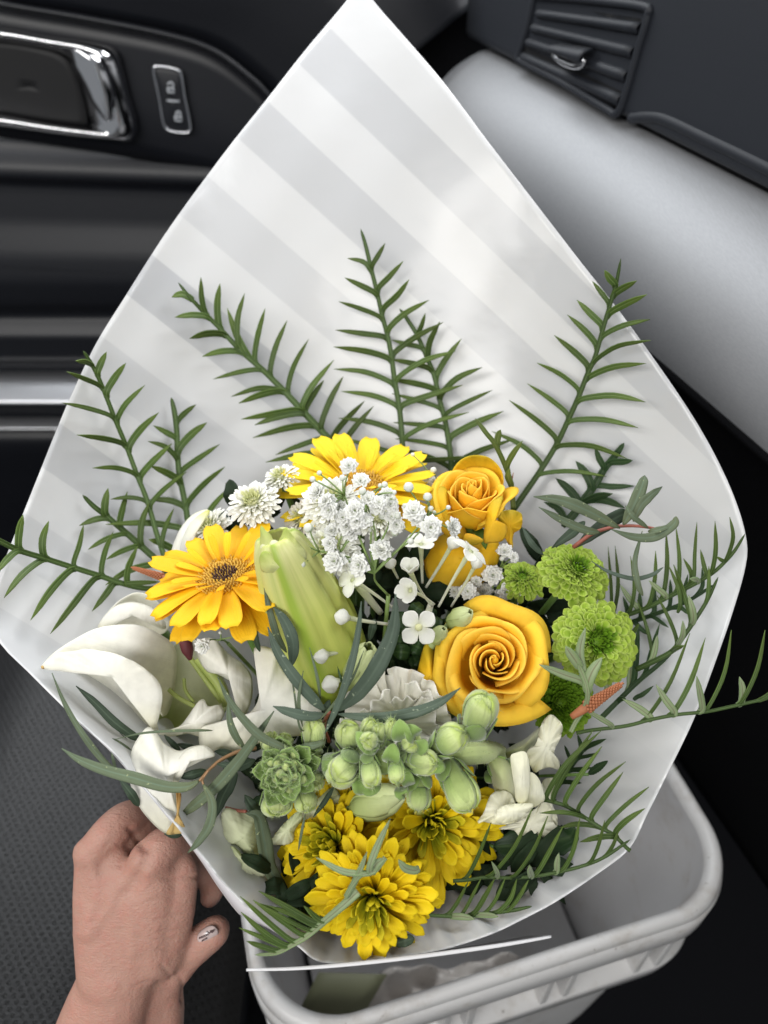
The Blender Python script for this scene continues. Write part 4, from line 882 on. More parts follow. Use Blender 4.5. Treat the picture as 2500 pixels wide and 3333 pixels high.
# ---------------------------------------------------------------- carnation
m_carn = petal_mat('carnation_petal', [(0, (.84, .83, .66)), (.6, (.90, .88, .78)), (1, (.93, .91, .84))], .55, .25, .6, 20, .03)
fanp = lambda v: np.clip(.10+1.0*v**1.3, 0, 1)
cm = [mesh('carnation_petal', *(lambda g: (g[0], g[1], m_carn, g[2]))(pgrid(.95, 1, fanp, .05, dr, .04, 12, 17, 0, .014, .12, ru))) for dr, ru in ((.0, .10), (.08, .14), (-.08, .12))]
t = fthing('carnation', 'creamy white ruffled carnation half hidden left of the open rose', 'carnation', 1290, 2335, .404, (.12, .10, .98), 0, None)
for i in range(17):
    f = math.sqrt((i+.5)/17); L = px(.404)*(95+75*f)*rng.uniform(.9, 1.1)
    inst('petal', cm[i % 3], t, Rz(i*2.39996+rng.uniform(-.3, .3))@Tr(0, L*.04, .004*(1-f))@Rx(math.radians(58-54*f+rng.uniform(-10, 10)))@Ry(rng.uniform(-.35, .35))@Sc(L*1.15, L, L))
stem(t, t.M, .003, -.005)
# ---------------------------------------------------------------- snapdragons
m_snapg = petal_mat('snapdragon_sepal', [(0, (.12, .21, .04)), (1, (.24, .36, .085))], .62, .2, .4, 8, .10, sheen=.7, edge=(.24, .36, .10))
m_snapb = petal_mat('snapdragon_bud', [(0, (.19, .30, .07)), (.45, (.40, .51, .17)), (.85, (.58, .67, .28)), (1, (.46, .58, .12))], .55, .25, 1.2, 12, .16, sheen=.6)
m_snapw = petal_mat('snapdragon_petal', [(0, (.88, .87, .68)), (.6, (.91, .90, .76)), (1, (.88, .86, .60))], .55, .34, 1.1, 16, .03, sheen=.2)
m_hair = plain_mat('fine_hair', (.45, .55, .27), .6, transl=.3)
def hairs(geo, name, par, n=260, L=.0016, seed=0):
    V, F = geo[0], geo[1]; r = np.random.default_rng(int(seed*10)); Fa = [f for f in F if len(f) >= 3]; vs = []; fs = []
    for k in range(n):
        f = Fa[r.integers(len(Fa))]; a, b, c = V[f[0]], V[f[1]], V[f[2]]; x, y = r.uniform(0, 1, 2)
        if x+y > 1: x, y = 1-x, 1-y
        p = a+(b-a)*x+(c-a)*y; nn = np.cross(b-a, c-a); l = np.linalg.norm(nn)
        if l < 1e-14: continue
        nn = nn/l+r.normal(0, .3, 3); s = np.cross(nn, r.normal(0, 1, 3)); s = s/(np.linalg.norm(s)+1e-9)*.00012; i = len(vs)
        vs += [p-s, p+s, p+nn*L*r.uniform(.5, 1.1)]; fs.append((i, i+1, i+2))
    if vs: part(name, (np.array(vs), fs), m_hair, par, kind='stuff')
def snapbud(par, p0, p1, r, d0, d1, name='bud', lips=True, mat=None, sep=4, seed=0, fuzz=220):
    """closed bud: a swollen tube ending in two folded lips, held by sepals"""
    a = W(*p0, d0); b = W(*p1, d1); R = px((d0+d1)/2)*r; L = np.linalg.norm(b-a); z = (b-a)/L
    x = np.cross(z, CZ); x = x/np.linalg.norm(x) if np.linalg.norm(x) > 1e-3 else CX; y = np.cross(z, x); M = np.eye(4); M[:3, :3] = np.stack([x, y, z], 1); M[:3, 3] = a
    rr = [.40, .62, .74, .80, .90, 1.0, 1.0, .86, .58, .22, .02]; zz = [0, .08, .2, .34, .5, .64, .78, .90, .97, 1.01, 1.015]
    rr = np.interp(np.linspace(0, 1, 22), np.linspace(0, 1, 11), rr); zz = np.interp(np.linspace(0, 1, 22), np.linspace(0, 1, 11), zz)
    lb = lambda q, f: 1-.30*np.exp(-((np.mod(q-.3+seed, 2*PI)-PI)/.30)**2)*f-.26*np.exp(-((np.mod(q+1.9+seed, 2*PI)-PI)/.32)**2)*f
    lobes = (lambda q, f: 1-.55*max(0, f-.40)*np.exp(-((np.mod(q-.3+seed, 2*PI)-PI)/.30)**2)-.50*max(0, f-.40)*np.exp(-((np.mod(q+1.9+seed, 2*PI)-PI)/.32)**2)-.4*max(0, f-.45)*np.exp(-((np.mod(q+3.9+seed, 2*PI)-PI)/.3)**2)+.07*math.sin(q*2+seed)+.04*math.sin(q*5+seed+f*6)*f)
    g = xf(lathe(list(zip(rr*R, zz*L)), 28, lobes), M); bd = part(name, g, mat or m_snapb, par)
    for k in range(4):
        ph = seed*1.7+k*2*PI/3*1.02; s = np.linspace(-1, 1, 15)[None, :]; v = np.linspace(0, 1, 14)[:, None]; v0 = .34+.05*k
        vv = v0+(1.02+.03*math.sin(k*2+seed)-v0)*v*(1-.16*np.abs(s)**2.5)
        pr_ = np.interp(vv, zz, rr)*R*(1.035+.035*k/3+.055*s); pr_ = pr_*lb(ph+s*.95, .8)
        part('lip', xf(grid(np.stack([pr_*np.cos(ph+s*.95), pr_*np.sin(ph+s*.95), vv*L+0*pr_+R*.05*v**4], -1), .0006), M), mat or m_snapb, par)
    for k in range(sep):
        q = 2*PI*k/sep+seed; H = L*(.58+.16*math.sin(k*2.3+seed)); c, s = math.cos(q), math.sin(q)
        P = np.array([(R*.3*c, R*.3*s, -.02*L), (R*.88*c, R*.88*s, H*.30), (R*1.08*c, R*1.08*s, H*.7), (R*1.22*c, R*1.22*s, H)])
        sg = leafmesh(P, R*1.5, nrm=(c, s, .1), cup=-.25, n=9, th=.0004); part('sepal', xf(sg, M), m_snapg, par)
    if fuzz: hairs(g, 'down', bd, fuzz, .0024, seed)
    return M
def sepal_at(par, cr, p0, p1, w, d, seed=0, bow=.004):
    a, b = cr([p0, p1]); A_ = W(*a, d+.003); B_ = W(*b, d); m_ = (A_+B_)/2+CZ*bow
    g = leafmesh([A_, m_, B_], w*px(d), cup=.35, n=10, th=.0005, m=5); return part('sepal', g, m_snapg, par)
sn = thing('snapdragon', 'pale green snapdragon spike of downy closed buds, lying across the middle', 'snapdragon', W(1240, 2470, .37))
sl = 1/1.659
for k, (p0, p1, r, d0, d1, sp_) in enumerate([((1375, 330), (1462, 112), 100, .368, .352, 4), ((1180, 400), (1335, 305), 88, .366, .354, 3), ((1010, 440), (1185, 478), 76, .366, .352, 4), ((1105, 510), (1098, 720), 72, .368, .362, 4),
        ((1245, 450), (1375, 720), 98, .372, .356, 3), ((970, 430), (985, 575), 48, .360, .350, 2), ((820, 420), (850, 590), 60, .362, .348, 4), ((760, 430), (645, 560), 92, .368, .352, 5), ((800, 380), (840, 240), 48, .370, .362, 3),
        ((745, 400), (705, 270), 76, .378, .368, 3), ((930, 370), (955, 245), 40, .368, .358, 3), ((895, 380), (885, 270), 44, .366, .358, 3), ((530, 420), (535, 245), 66, .385, .372, 3), ((860, 360), (820, 345), 50, .362, .350, 3), ((1010, 370), (1080, 350), 60, .366, .356, 4)]):
    a, b = cS([p0, p1]); snapbud(sn, a, b, r*sl*.86, d0, d1, seed=k*1.3, sep=sp_)
for k, (p0, p1, w_) in enumerate([((1010, 350), (995, 232), 90), ((940, 470), (965, 360), 80), ((880, 400), (760, 300), 80), ((1080, 390), (1140, 345), 70), ((790, 520), (800, 640), 90), ((1000, 600), (1010, 640), 60), ((1170, 470), (1235, 470), 70), ((880, 560), (790, 610), 80), ((1050, 590), (1030, 500), 60), ((1090, 330), (1040, 260), 80)]):
    sepal_at(sn, cS, p0, p1, w_*sl*1.2, .356, k)
st_ = sp(np.array([(*cS([(600, 480)])[0], .372), (*cS([(800, 470)])[0], .366), (*cS([(1000, 450)])[0], .366), (*cS([(1250, 420)])[0], .375), (*cS([(1480, 410)])[0], .40), (*cS([(1560, 440)])[0], .45)]), 24)
g = tube(W(st_[:, 0], st_[:, 1], st_[:, 2]), [.0055, .006, .0065, .006, .005], 10); sk = part('stem', g, m_snapb, sn); hairs(g, 'down', sk, 800, .0021, 5)
# the other spike, seen straight down its tip
s2 = thing('snapdragon', 'green snapdragon tip seen end-on as a rosette of downy sepals, left of the bud spike', 'snapdragon', W(*cS([(378, 520)])[0], .368), frame((-.03, .10, .99)))
Rr = px(.365)*185/1.659
for i in range(24):
    f = math.sqrt((i+.3)/24); a = i*2.39996+rng.uniform(-.15, .15); L = Rr*(.30+.44*f)*rng.uniform(.9, 1.1); e = math.radians(88-62*f+rng.uniform(-6, 6))
    P = np.array([(0, 0, 0), (0, .35, .02), (0, .7, .0), (0, 1, .12)])
    g = leafmesh(P*L, L*(1.05-.2*f), nrm=(0, 0, 1), cup=.55, prof=lambda v: np.sin(PI*np.clip(v*.93+.05, 0, 1)**.9)**.6, wave=.03, n=9, th=.0005, m=7)
    g = xf(g, Rz(a)@Tr(0, Rr*.50*f, -.010*f*f+.004*(1-f))@Rx(e)); o = part('sepal', g, m_snapg, s2, world=False)
    if f > .1: 
        g2 = (g[0]@s2.M[:3, :3].T+s2.M[:3, 3], g[1]); hairs(g2, 'down', o, 80, .0024, i)
for i in range(18):
    f = math.sqrt((i+.5)/18); a = i*2.39996+1.2
    part('bud', xf(lathe([(Rr*.05, 0), (Rr*.13, Rr*.10), (Rr*.14, Rr*.2), (Rr*.08, Rr*.30), (1e-4, Rr*.33)], 10), Rz(a)@Tr(0, Rr*.46*f, .004-.008*f)@Rx(-.75*f)), m_snapb, s2, world=False)
for k, (p0, p1, r) in enumerate([((330, 600), (335, 745), 78), ((470, 600), (505, 720), 60), ((520, 560), (560, 580), 40), ((310, 400), (300, 335), 50), ((470, 420), (540, 420), 45), ((380, 400), (375, 335), 40)]):
    a, b = cS([p0, p1]); snapbud(s2, a, b, r*sl, .385, .376, seed=k*.9, sep=2)
part('stem', tube([W(*cS([(378, 520)])[0], .375), W(*cS([(420, 560)])[0], .45), THR], .006, 8, 12), m_snapb, s2)
# open cream snapdragon flowers at the right
s3 = thing('snapdragon', 'open cream white snapdragon flowers on the right, under the large rose', 'snapdragon', W(1700, 2560, .40))
def sw_(pts, d, mat=m_snapw, **k): return opet(s3, cW, pts, d-.012, mat, **k)
sw_([(630, 1060), (700, 1040), (760, 1090), (800, 1200), (800, 1300), (720, 1320), (670, 1250), (640, 1150)], .402, petal_mat('snapdragon_tube', [(0, (.50, .58, .22)), (1, (.78, .76, .55))], .6, .3, sheen=.5), bulge=.012, rimd=.006, uvdir=(.3, 1))
sw_([(760, 1045), (790, 1015), (845, 1008), (868, 1060), (875, 1170), (865, 1280), (835, 1322), (795, 1300), (780, 1200)], .386, bulge=.003, rimd=.004, uvdir=(0, 1))
sw_([(870, 1135), (920, 1160), (955, 1240), (960, 1300), (900, 1340), (850, 1330), (850, 1240)], .396, bulge=.003, rimd=.004)
sw_([(700, 1240), (640, 1270), (600, 1370), (560, 1435), (600, 1425), (650, 1440), (760, 1440), (860, 1390), (890, 1330), (800, 1330), (760, 1260)], .394, bulge=.003, rimd=.004, ruffle=.0016)
sw_([(660, 1400), (700, 1340), (780, 1322), (860, 1318), (895, 1325), (860, 1375), (780, 1420), (690, 1435)], .386, bulge=.003, rimd=.003, ruffle=.0006)
sw_([(690, 1470), (760, 1440), (880, 1370), (960, 1310), (1000, 1340), (1010, 1420), (1040, 1470), (960, 1520), (880, 1510), (840, 1560), (780, 1480)], .408, bulge=.003, rimd=.003, ruffle=.0022, rk=11)
sw_([(950, 1190), (1010, 1165), (1030, 1180), (1000, 1260), (1010, 1330), (1040, 1400), (1030, 1490), (1000, 1500), (980, 1420), (960, 1330)], .412, bulge=.002, rimd=.003, ruffle=.0016)
sw_([(680, 1040), (760, 980), (850, 930), (940, 860), (960, 900), (900, 1000), (850, 1060), (760, 1060)], .425, petal_mat('snapdragon_tube', [(0, (.42, .50, .18)), (1, (.74, .74, .56))], .6, .3, sheen=.5), bulge=.012, rimd=.006, uvdir=(1, -.6))
sw_([(955, 825), (1000, 785), (1040, 810), (1070, 850), (1060, 920), (1030, 980), (1020, 1040), (1050, 1060), (1048, 1115), (1000, 1100), (950, 1110), (905, 1132), (870, 1070), (855, 1010), (910, 960), (930, 890)], .408, bulge=.003, rimd=.003, ruffle=.0022, rk=11, uvdir=(-.5, 1))
sepw = [((700, 1100), (640, 1050), 120), ((720, 1060), (740, 1110), 90), ((640, 1110), (650, 1200), 80)]
for k, (p0, p1, w_) in enumerate(sepw): sepal_at(s3, cW, p0, p1, w_/1.84*1.2, .398, k)
part('stem', tube([W(*q, dd) for q, dd in zip(cW([(420, 1010), (640, 1010), (760, 1060)]), (.385, .41, .43))], [.006, .005, .004], 8, 14), m_snapb, s3)
# ---------------------------------------------------------------- lisianthus: closed green buds and cream petals
m_lis = petal_mat('lisianthus_bud', [(0, (.42, .52, .16)), (.6, (.58, .66, .30)), (1, (.66, .72, .40))], .5, .28, .5, 20, .05)
m_lisp = petal_mat('lisianthus_petal', [(0, (.60, .66, .36)), (1, (.76, .78, .58))], .5, .34, .8, 12, .03)
def spiralbud(name, label, cr, p0, p1, r, d0, d1, n=5, seed=0):
    a, b = cr([p0])[0], cr([p1])[0]; t = thing(name, label, 'flower bud', W(*a, d0)); A_, B_ = W(*a, d0), W(*b, d1); L = np.linalg.norm(B_-A_); z = (B_-A_)/L
    x = np.cross(z, CZ); x /= np.linalg.norm(x); y = np.cross(z, x); M = np.eye(4); M[:3, :3] = np.stack([x, y, z], 1); M[:3, 3] = A_; R = px(d0)*r
    for i in range(n):
        ph = i*2*PI/n+seed; s = np.linspace(-1, 1, 13)[None, :]; v = np.linspace(0, 1, 14)[:, None]
        rr = R*np.interp(v, [0, .2, .5, .75, .92, 1], [.35, .82, 1, .84, .46, .26])*(1+.07*s)
        an = ph+s*.95+v*1.1
        P = np.stack([rr*np.cos(an), rr*np.sin(an), L*(v*(1-.10*np.abs(s)**2))+0*rr], -1)
        part('petal', xf(grid(P, .0006), M), m_lis, t)
    part('receptacle', xf(lathe([(R*.1, -R*.3), (R*.34, -R*.1), (R*.5, R*.15), (R*.2, R*.2)], 10), M), m_stem, t)
    part('stem', tube([A_-z*R*.2, A_-z*.03+(THR-A_)*.25, THR], .0022, 6, 12), m_pale_stem, t)
spiralbud('lisianthus_bud', 'pale green spiral bud with ruffled end, at the foot of the big lily bud', c6, (650, 1190), (740, 925), 62, .418, .395, seed=.4)
spiralbud('lisianthus_bud', 'pale green spiral bud below the snapdragon spike, pointing right', cS, (745, 720), (1020, 640), 54, .400, .386, seed=1.1)
spiralbud('lisianthus_bud', 'small pale green bud touching the top left of the open rose', c6, (1225, 800), (1350, 720), 34, .412, .400, seed=.2)
spiralbud('lisianthus_bud', 'smallest pale green bud, below the four-petalled white flower', c6, (1130, 900), (1190, 820), 26, .408, .398, seed=.9)
lf = thing('lisianthus', 'pale cream lisianthus flower at lower left, petals crumpled', 'lisianthus', W(780, 2700, .41))
opet(lf, cG, [(50, 388), (130, 400), (230, 430), (245, 560), (262, 660), (272, 720), (200, 690), (150, 650), (90, 595), (20, 592), (30, 480)], .405, m_lisp, bulge=.012, rimd=.004, ruffle=.0010, uvdir=(-1, -.5))
opet(lf, cG, [(48, 600), (95, 590), (150, 640), (205, 690), (268, 705), (270, 745), (200, 750), (140, 735), (135, 680), (80, 620)], .398, m_lisp, bulge=.005, ruffle=.0011)
opet(lf, cG, [(300, 570), (330, 520), (370, 470), (450, 400), (470, 440), (430, 500), (420, 560), (370, 580)], .402, m_lisp, bulge=.005, ruffle=.0012)
opet(lf, cG, [(450, 420), (560, 330), (640, 270), (680, 350), (600, 380), (520, 450)], .412, m_lisp, bulge=.006, ruffle=.001)
part('stem', tube([W(800, 2700, .42), W(900, 2650, .48), THR], .0025, 6, 12), m_pale_stem, lf)
# ---------------------------------------------------------------- bouvardia: white stars on long tubes
m_bou = petal_mat('bouvardia_petal', [(0, (.76, .77, .62)), (.3, (.80, .80, .74)), (1, (.82, .82, .77))], .5, .3, .3, 8, .02)
m_bout = petal_mat('bouvardia_tube', [(0, (.58, .62, .36)), (.6, (.76, .77, .62)), (1, (.80, .80, .74))], .5, .3, .4, 10, .04)
m_boub = petal_mat('bouvardia_bud', [(0, (.62, .68, .40)), (.5, (.74, .77, .58)), (1, (.80, .81, .70))], .5, .3, .4, 8, .04)
bo = thing('bouvardia', 'white bouvardia in the centre: long tubed stars, one facing the viewer', 'bouvardia', W(1330, 1960, .42))
def bstar(cx, cy, d, axis, R, spin=0, recurve=-.25, cr=c6, npet=4, el=0, tube_to=None, d2=None):
    c = cr([(cx, cy)])[0]; M = np.eye(4); M[:3, :3] = frame(axis, spin); M[:3, 3] = W(*c, d)
    for k in range(npet):
        prof_ = lambda v: np.clip(.30+1.0*np.sin(PI*np.clip(v, 0, 1)**1.1*.62), 0, 1)*np.clip((1-v)*3.2, 0, 1)**.6
        g = pgrid(.92, 1, prof_, .12, recurve, 0, 10, 9, 0, .03)
        part('petal', xf(g, M@Rz(k*2*PI/npet)@Tr(0, R*.10, 0)@Rx(math.radians(el))@Sc(R*.92)), m_bou, bo)
    if tube_to:
        e = cr([tube_to])[0]; P = [W(*c, d)+M[:3, 2]*R*.02, W(*c, d)*.6+W(*e, d2)*.4-M[:3, 2]*R*.25, W(*e, d2)]
        part('flower_tube', tube(P, [R*.17, R*.10, R*.08, R*.07], 10, 16), m_bout, bo)
    return M
RB = px(.395)*118/1.8433
M = bstar(1037, 815, .385, (.02, .05, 1), RB, .76, -.05)
part('throat', ball(None, 1, 8, 6, M@Tr(0, 0, RB*.02)@Sc(RB*.20, RB*.20, RB*.12)), plain_mat('throat_cream', (.55, .55, .30), .6, 800, .0005, var=.2), bo)
ch = lambda x, y: ((cH([(x, y)])[0][0]-800)*1.8433, (cH([(x, y)])[0][1]-1600)*1.8433)
bstar(*ch(1308, 820), .385, (.55, .72, .35), RB*.98, .5, -.22, tube_to=ch(1095, 1190), d2=.412, el=8)
bstar(*ch(515, 1010), .392, (-.62, .35, .60), RB*.95, .1, -.20, tube_to=ch(790, 1200), d2=.415, el=15)
bstar(*ch(975, 775), .405, (-.05, .88, .42), RB*1.0, .6, -.10, tube_to=ch(985, 1030), d2=.425, el=20)
bstar(*ch(905, 1080), .384, (-.45, .05, .85), RB*.85, .2, .20, el=35, tube_to=ch(1065, 1175), d2=.412)
bstar(*ch(905, 960), .394, (-.1, .75, .60), RB*.85, .8, .25, el=48, tube_to=ch(1050, 1190), d2=.418)
def bbud(p, tip, r, d0, d1, cr=c6):
    a, b = cr([p, tip]); A_, B_ = W(*a, d0), W(*b, d1); z = (B_-A_)/np.linalg.norm(B_-A_); x = np.cross(z, CZ); x /= np.linalg.norm(x); y = np.cross(z, x); R = px(d1)*r/1.8433*.88; mb = m_boub
    M = np.eye(4); M[:3, :3] = np.stack([x, y, z], 1); M[:3, 3] = B_
    part('bud', xf(lathe([(R*.32, -R*1.1), (R*.46, -R*.75), (R*.86, -R*.25), (R*.98, R*.1), (R*.80, R*.55), (R*.42, R*.95), (R*.10, R*1.15), (1e-4, R*1.18)], 24, lambda q, f: 1-.22*(1-abs(math.cos(2*q)))**1.5*min(1, f*1.6)), M), m_bou, bo)
    part('flower_tube', tube([B_-z*R*.8, (A_+B_)/2+CZ*.002, A_], [R*.32, R*.22, R*.19], 10, 12), m_bout, bo)
bbud((850, 795), (580, 752), 58, .405, .384); bbud((650, 935), (455, 985), 58, .405, .388); bbud((610, 1105), (510, 1155), 66, .405, .394)
bbud(ch(1010, 1060), ch(1195, 760), 52, .425, .405, ); bbud(ch(1180, 1190), ch(1350, 900), 44, .425, .405); bbud(ch(820, 1000), ch(770, 900), 44, .425, .41); bbud(ch(560, 1060), ch(540, 1040), 36, .41, .405)
for (p, q) in ((ch(1040, 1180), ch(1000, 1320)), (ch(700, 1230), ch(560, 1060)),): part('flower_tube', tube([W(*c6([q])[0], .402), W(*c6([p])[0], .425)], [.0022, .0018], 8, 8), m_bout, bo)
m_bleaf = petal_mat('bouvardia_leaf', [(0, (.020, .045, .014)), (1, (.028, .06, .018))], .4, .12, .4, 10, .15, vcol=(.05, .09, .03))
for k in range(34):
    x0, y0 = 1010+rng.uniform(-150, 170), 800+rng.uniform(-60, 260); a = rng.uniform(0, 2*PI); L = rng.uniform(70, 140); d = .418+rng.uniform(0, .02)
    p0 = c6([(x0, y0)])[0]; p1 = c6([(x0+.5*L*math.cos(a), y0+.5*L*math.sin(a))])[0]; p2 = c6([(x0+L*math.cos(a), y0+L*math.sin(a)+10)])[0]
    part('leaf', leafmesh([W(*p0, d), W(*p1, d-.004), W(*p2, d+.002)], .0085, roll=rng.uniform(-.7, .7), n=9, wave=.06), m_bleaf, bo)
part('stem', tube([W(1330, 2060, .43), W(1290, 2250, .48), THR], .003, 7, 12), m_stem, bo)
# ---------------------------------------------------------------- baby's breath
m_gyp = petal_mat('gypsophila_petal', [(0, (.80, .82, .70)), (1, (.93, .93, .92))], .5, .2, .3, 6, .03)
m_gyps = plain_mat('gypsophila_stem', (.20, .29, .09), .5, 400, .0002, var=.15); m_gypc = plain_mat('gypsophila_calyx', (.26, .36, .16), .55, 400, .0002, var=.2)
def gbloom(seed):
    r = np.random.default_rng(seed); g = []
    pf = lambda v: np.clip(.25+1.0*v**.9, 0, 1)*np.clip(1-np.clip((v-.86)/.145, 0, 1)**3, .1, 1)**.5
    for i in range(30):
        f = (i+.5)/30; a = i*2.39996; L = .45+.55*f**.6; e = math.radians(78-78*f+r.uniform(-10, 10))
        g.append(xf(pgrid(.62, 1, pf, .22, -.08, .03, 6, 5, 0, .03, .14), Rz(a)@Tr(0, .05, .02)@Rx(e)@Ry(r.uniform(-.3, .3))@Sc(L)))
    return join(*g)
gb = [(lambda g: mesh('bloom', g[0], g[1], m_gyp, g[2]))(gbloom(s)) for s in range(3)]
gk = mesh('calyx', *lathe([(.06, -.55), (.22, -.42), (.27, -.15), (.20, .05), (.05, .1)], 8)[:2], m_gypc)
bud_g = lathe([(.05, -1), (.6, -.7), (.95, -.1), (.9, .35), (.5, .85), (1e-3, 1.0)], 10, lambda q, f: 1-.08*abs(math.cos(2.5*q))*f)
gu = mesh('bud', bud_g[0], bud_g[1], petal_mat('gypsophila_bud', [(0, (.20, .30, .12)), (.45, (.42, .50, .32)), (.6, (.78, .80, .72)), (1, (.80, .82, .76))], .5, .2, .3, 8, .05), bud_g[2])
def gyp(label, blooms, buds, hubs, base, cr, f, d0, seed=0, dj=.012):
    r = np.random.default_rng(seed); H = {k: (np.array(cr([v])[0]), d0+r.uniform(.002, .012)) for k, v in hubs.items()}
    b0 = cr([base[:2]])[0]; t = thing('babys_breath', label, "baby's breath", W(*b0, d0+.03), None, "sprays of baby's breath")
    hp_ = {k: W(p[0], p[1], d) for k, (p, d) in H.items()}; B0 = W(*b0, d0+.03); ks = list(hp_)
    for k in ks:
        tgt = B0 if k == 'root' else hp_['root']
        part('branch', tube([hp_[k], (hp_[k]+tgt)/2+r.uniform(-.003, .003, 3), tgt], [.00045, .0007], 5, 8), m_gyps, t)
    part('stem', tube([B0, B0*.5+THR*.5+CZ*.01, THR], .0011, 6, 10), m_gyps, t)
    for kind, lst in (('bloom', blooms), ('bud', buds)):
        for (x, y, s) in lst:
            c = cr([(x, y)])[0]; d = d0+r.uniform(-dj, dj*.5); p = W(*c, d); dist = [np.linalg.norm(p-hp_[k]) for k in ks]; h = hp_[ks[int(np.argmin(dist))]]
            z = p-h*.7-(B0)*.3; z /= np.linalg.norm(z); z = z*.7+CZ*.6+r.normal(0, .18, 3); z /= np.linalg.norm(z); x_ = np.cross(z, CX+.1); x_ /= np.linalg.norm(x_); y_ = np.cross(z, x_)
            M = np.eye(4); M[:3, :3] = np.stack([x_, y_, z], 1); M[:3, 3] = p-t.M[:3, 3]; R = px(d)*s/f*(1.04 if kind == 'bloom' else 1)
            if kind == 'bloom':
                o = inst('bloom', gb[r.integers(3)], t, M@Rz(r.uniform(0, 6))@Sc(R)); c_ = bpy.data.objects.new('calyx', gk); COL.objects.link(c_); c_.parent = o
            else: inst('bud', gu, t, M@Sc(R*1.0))
            part('pedicel', tube([p-z*R*.5, (p+h)/2+r.normal(0, .0012, 3), h], [.00036, .00046], 5, 7), m_gyps, t)
    return t
gyp("white baby's breath spray over the top middle, its round buds standing out on thin stalks",
    [(490, 245, 66), (570, 345, 66), (285, 420, 84), (500, 650, 88), (530, 545, 78), (708, 815, 86), (925, 550, 84), (1040, 655, 84), (1185, 655, 74), (395, 885, 88), (560, 910, 84), (690, 490, 55), (810, 640, 62), (380, 680, 62), (940, 600, 60), (620, 470, 66), (770, 500, 60), (110, 705, 50), (600, 610, 60), (450, 590, 60), (330, 480, 60)]+[(float(rng.uniform(220, 900)), float(rng.uniform(430, 780)), float(rng.uniform(52, 76))) for _ in range(11)],
    [(290, 290, 20), (245, 332, 23), (445, 322, 24), (580, 412, 30), (730, 368, 24), (700, 375, 18), (795, 420, 18), (892, 385, 38), (1020, 452, 34), (1040, 530, 22), (1065, 555, 15), (1160, 522, 18), (375, 515, 26), (215, 660, 36), (340, 710, 25), (715, 580, 29), (620, 615, 22), (820, 580, 24), (905, 750, 26), (165, 905, 38), (795, 460, 16), (865, 510, 18), (800, 690, 28), (595, 560, 18), (630, 675, 17)],
    {'root': (660, 965), 'a': (640, 660), 'b': (430, 830), 'd': (930, 730), 'e': (460, 440), 'f': (600, 470), 'g': (760, 640), 'h': (1010, 590), 'i': (290, 820)}, (755, 1115), cH, 2.0738, .372, 1)
gyp("white baby's breath between the upright rose and the small green chrysanthemum",
    [(1540, 820, 62), (1460, 980, 76), (1290, 1090, 66), (1400, 1090, 62), (1545, 1090, 66), (1200, 1090, 50), (1600, 860, 40), (1350, 1020, 45)], [(1350, 1110, 22), (1520, 870, 18), (1640, 1110, 20), (1440, 1140, 20), (1590, 1180, 18)],
    {'root': (1420, 1200), 'a': (1500, 960), 'b': (1320, 1140)}, (1430, 1300), cH, 2.0738, .440, 2)
gyp("white baby's breath spray behind the lemon gerbera's right petals and the rose",
    [(1140, 340, 50), (1060, 350, 40), (1020, 320, 40)], [(1060, 270, 24), (920, 165, 16), (1100, 370, 20)], {'root': (1060, 440), 'a': (1080, 360)}, (1060, 520), cH, 2.0738, .462, 3)
gyp("single small white baby's breath bloom hanging below the golden gerbera",
    [(1160, 420, 58)], [(1510, 300, 18), (1280, 330, 14)], {'root': (1250, 380)}, (1330, 400), c7, 2.0738, .415, 4)
gyp("faint baby's breath in the shade under the green chrysanthemums",
    [(640, 120, 50), (760, 150, 46), (820, 200, 34), (620, 40, 44), (700, 60, 40)], [(850, 230, 22), (960, 205, 22), (900, 320, 26), (930, 400, 24)], {'root': (780, 330), 'a': (700, 160)}, (760, 420), cW, 1.8433, .462, 5)
# ================================================================== foliage
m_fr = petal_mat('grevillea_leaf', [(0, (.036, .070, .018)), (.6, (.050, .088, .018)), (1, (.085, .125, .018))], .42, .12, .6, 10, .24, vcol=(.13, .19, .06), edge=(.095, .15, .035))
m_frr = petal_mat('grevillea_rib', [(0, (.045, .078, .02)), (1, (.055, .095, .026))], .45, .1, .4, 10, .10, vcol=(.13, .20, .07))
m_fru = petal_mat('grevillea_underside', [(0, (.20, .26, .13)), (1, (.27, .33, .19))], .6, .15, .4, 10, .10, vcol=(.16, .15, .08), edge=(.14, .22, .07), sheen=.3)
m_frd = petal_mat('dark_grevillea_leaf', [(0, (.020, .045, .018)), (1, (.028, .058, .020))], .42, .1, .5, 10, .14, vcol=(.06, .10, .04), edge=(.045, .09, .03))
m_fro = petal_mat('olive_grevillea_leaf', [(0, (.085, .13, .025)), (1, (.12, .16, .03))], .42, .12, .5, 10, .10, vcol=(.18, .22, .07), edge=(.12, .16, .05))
lprof = lambda v: np.clip(np.interp(v, [0, .08, .2, .4, .65, .86, 1], [.55, .80, .90, .95, 1.0, .72, .02]), .02, 3)
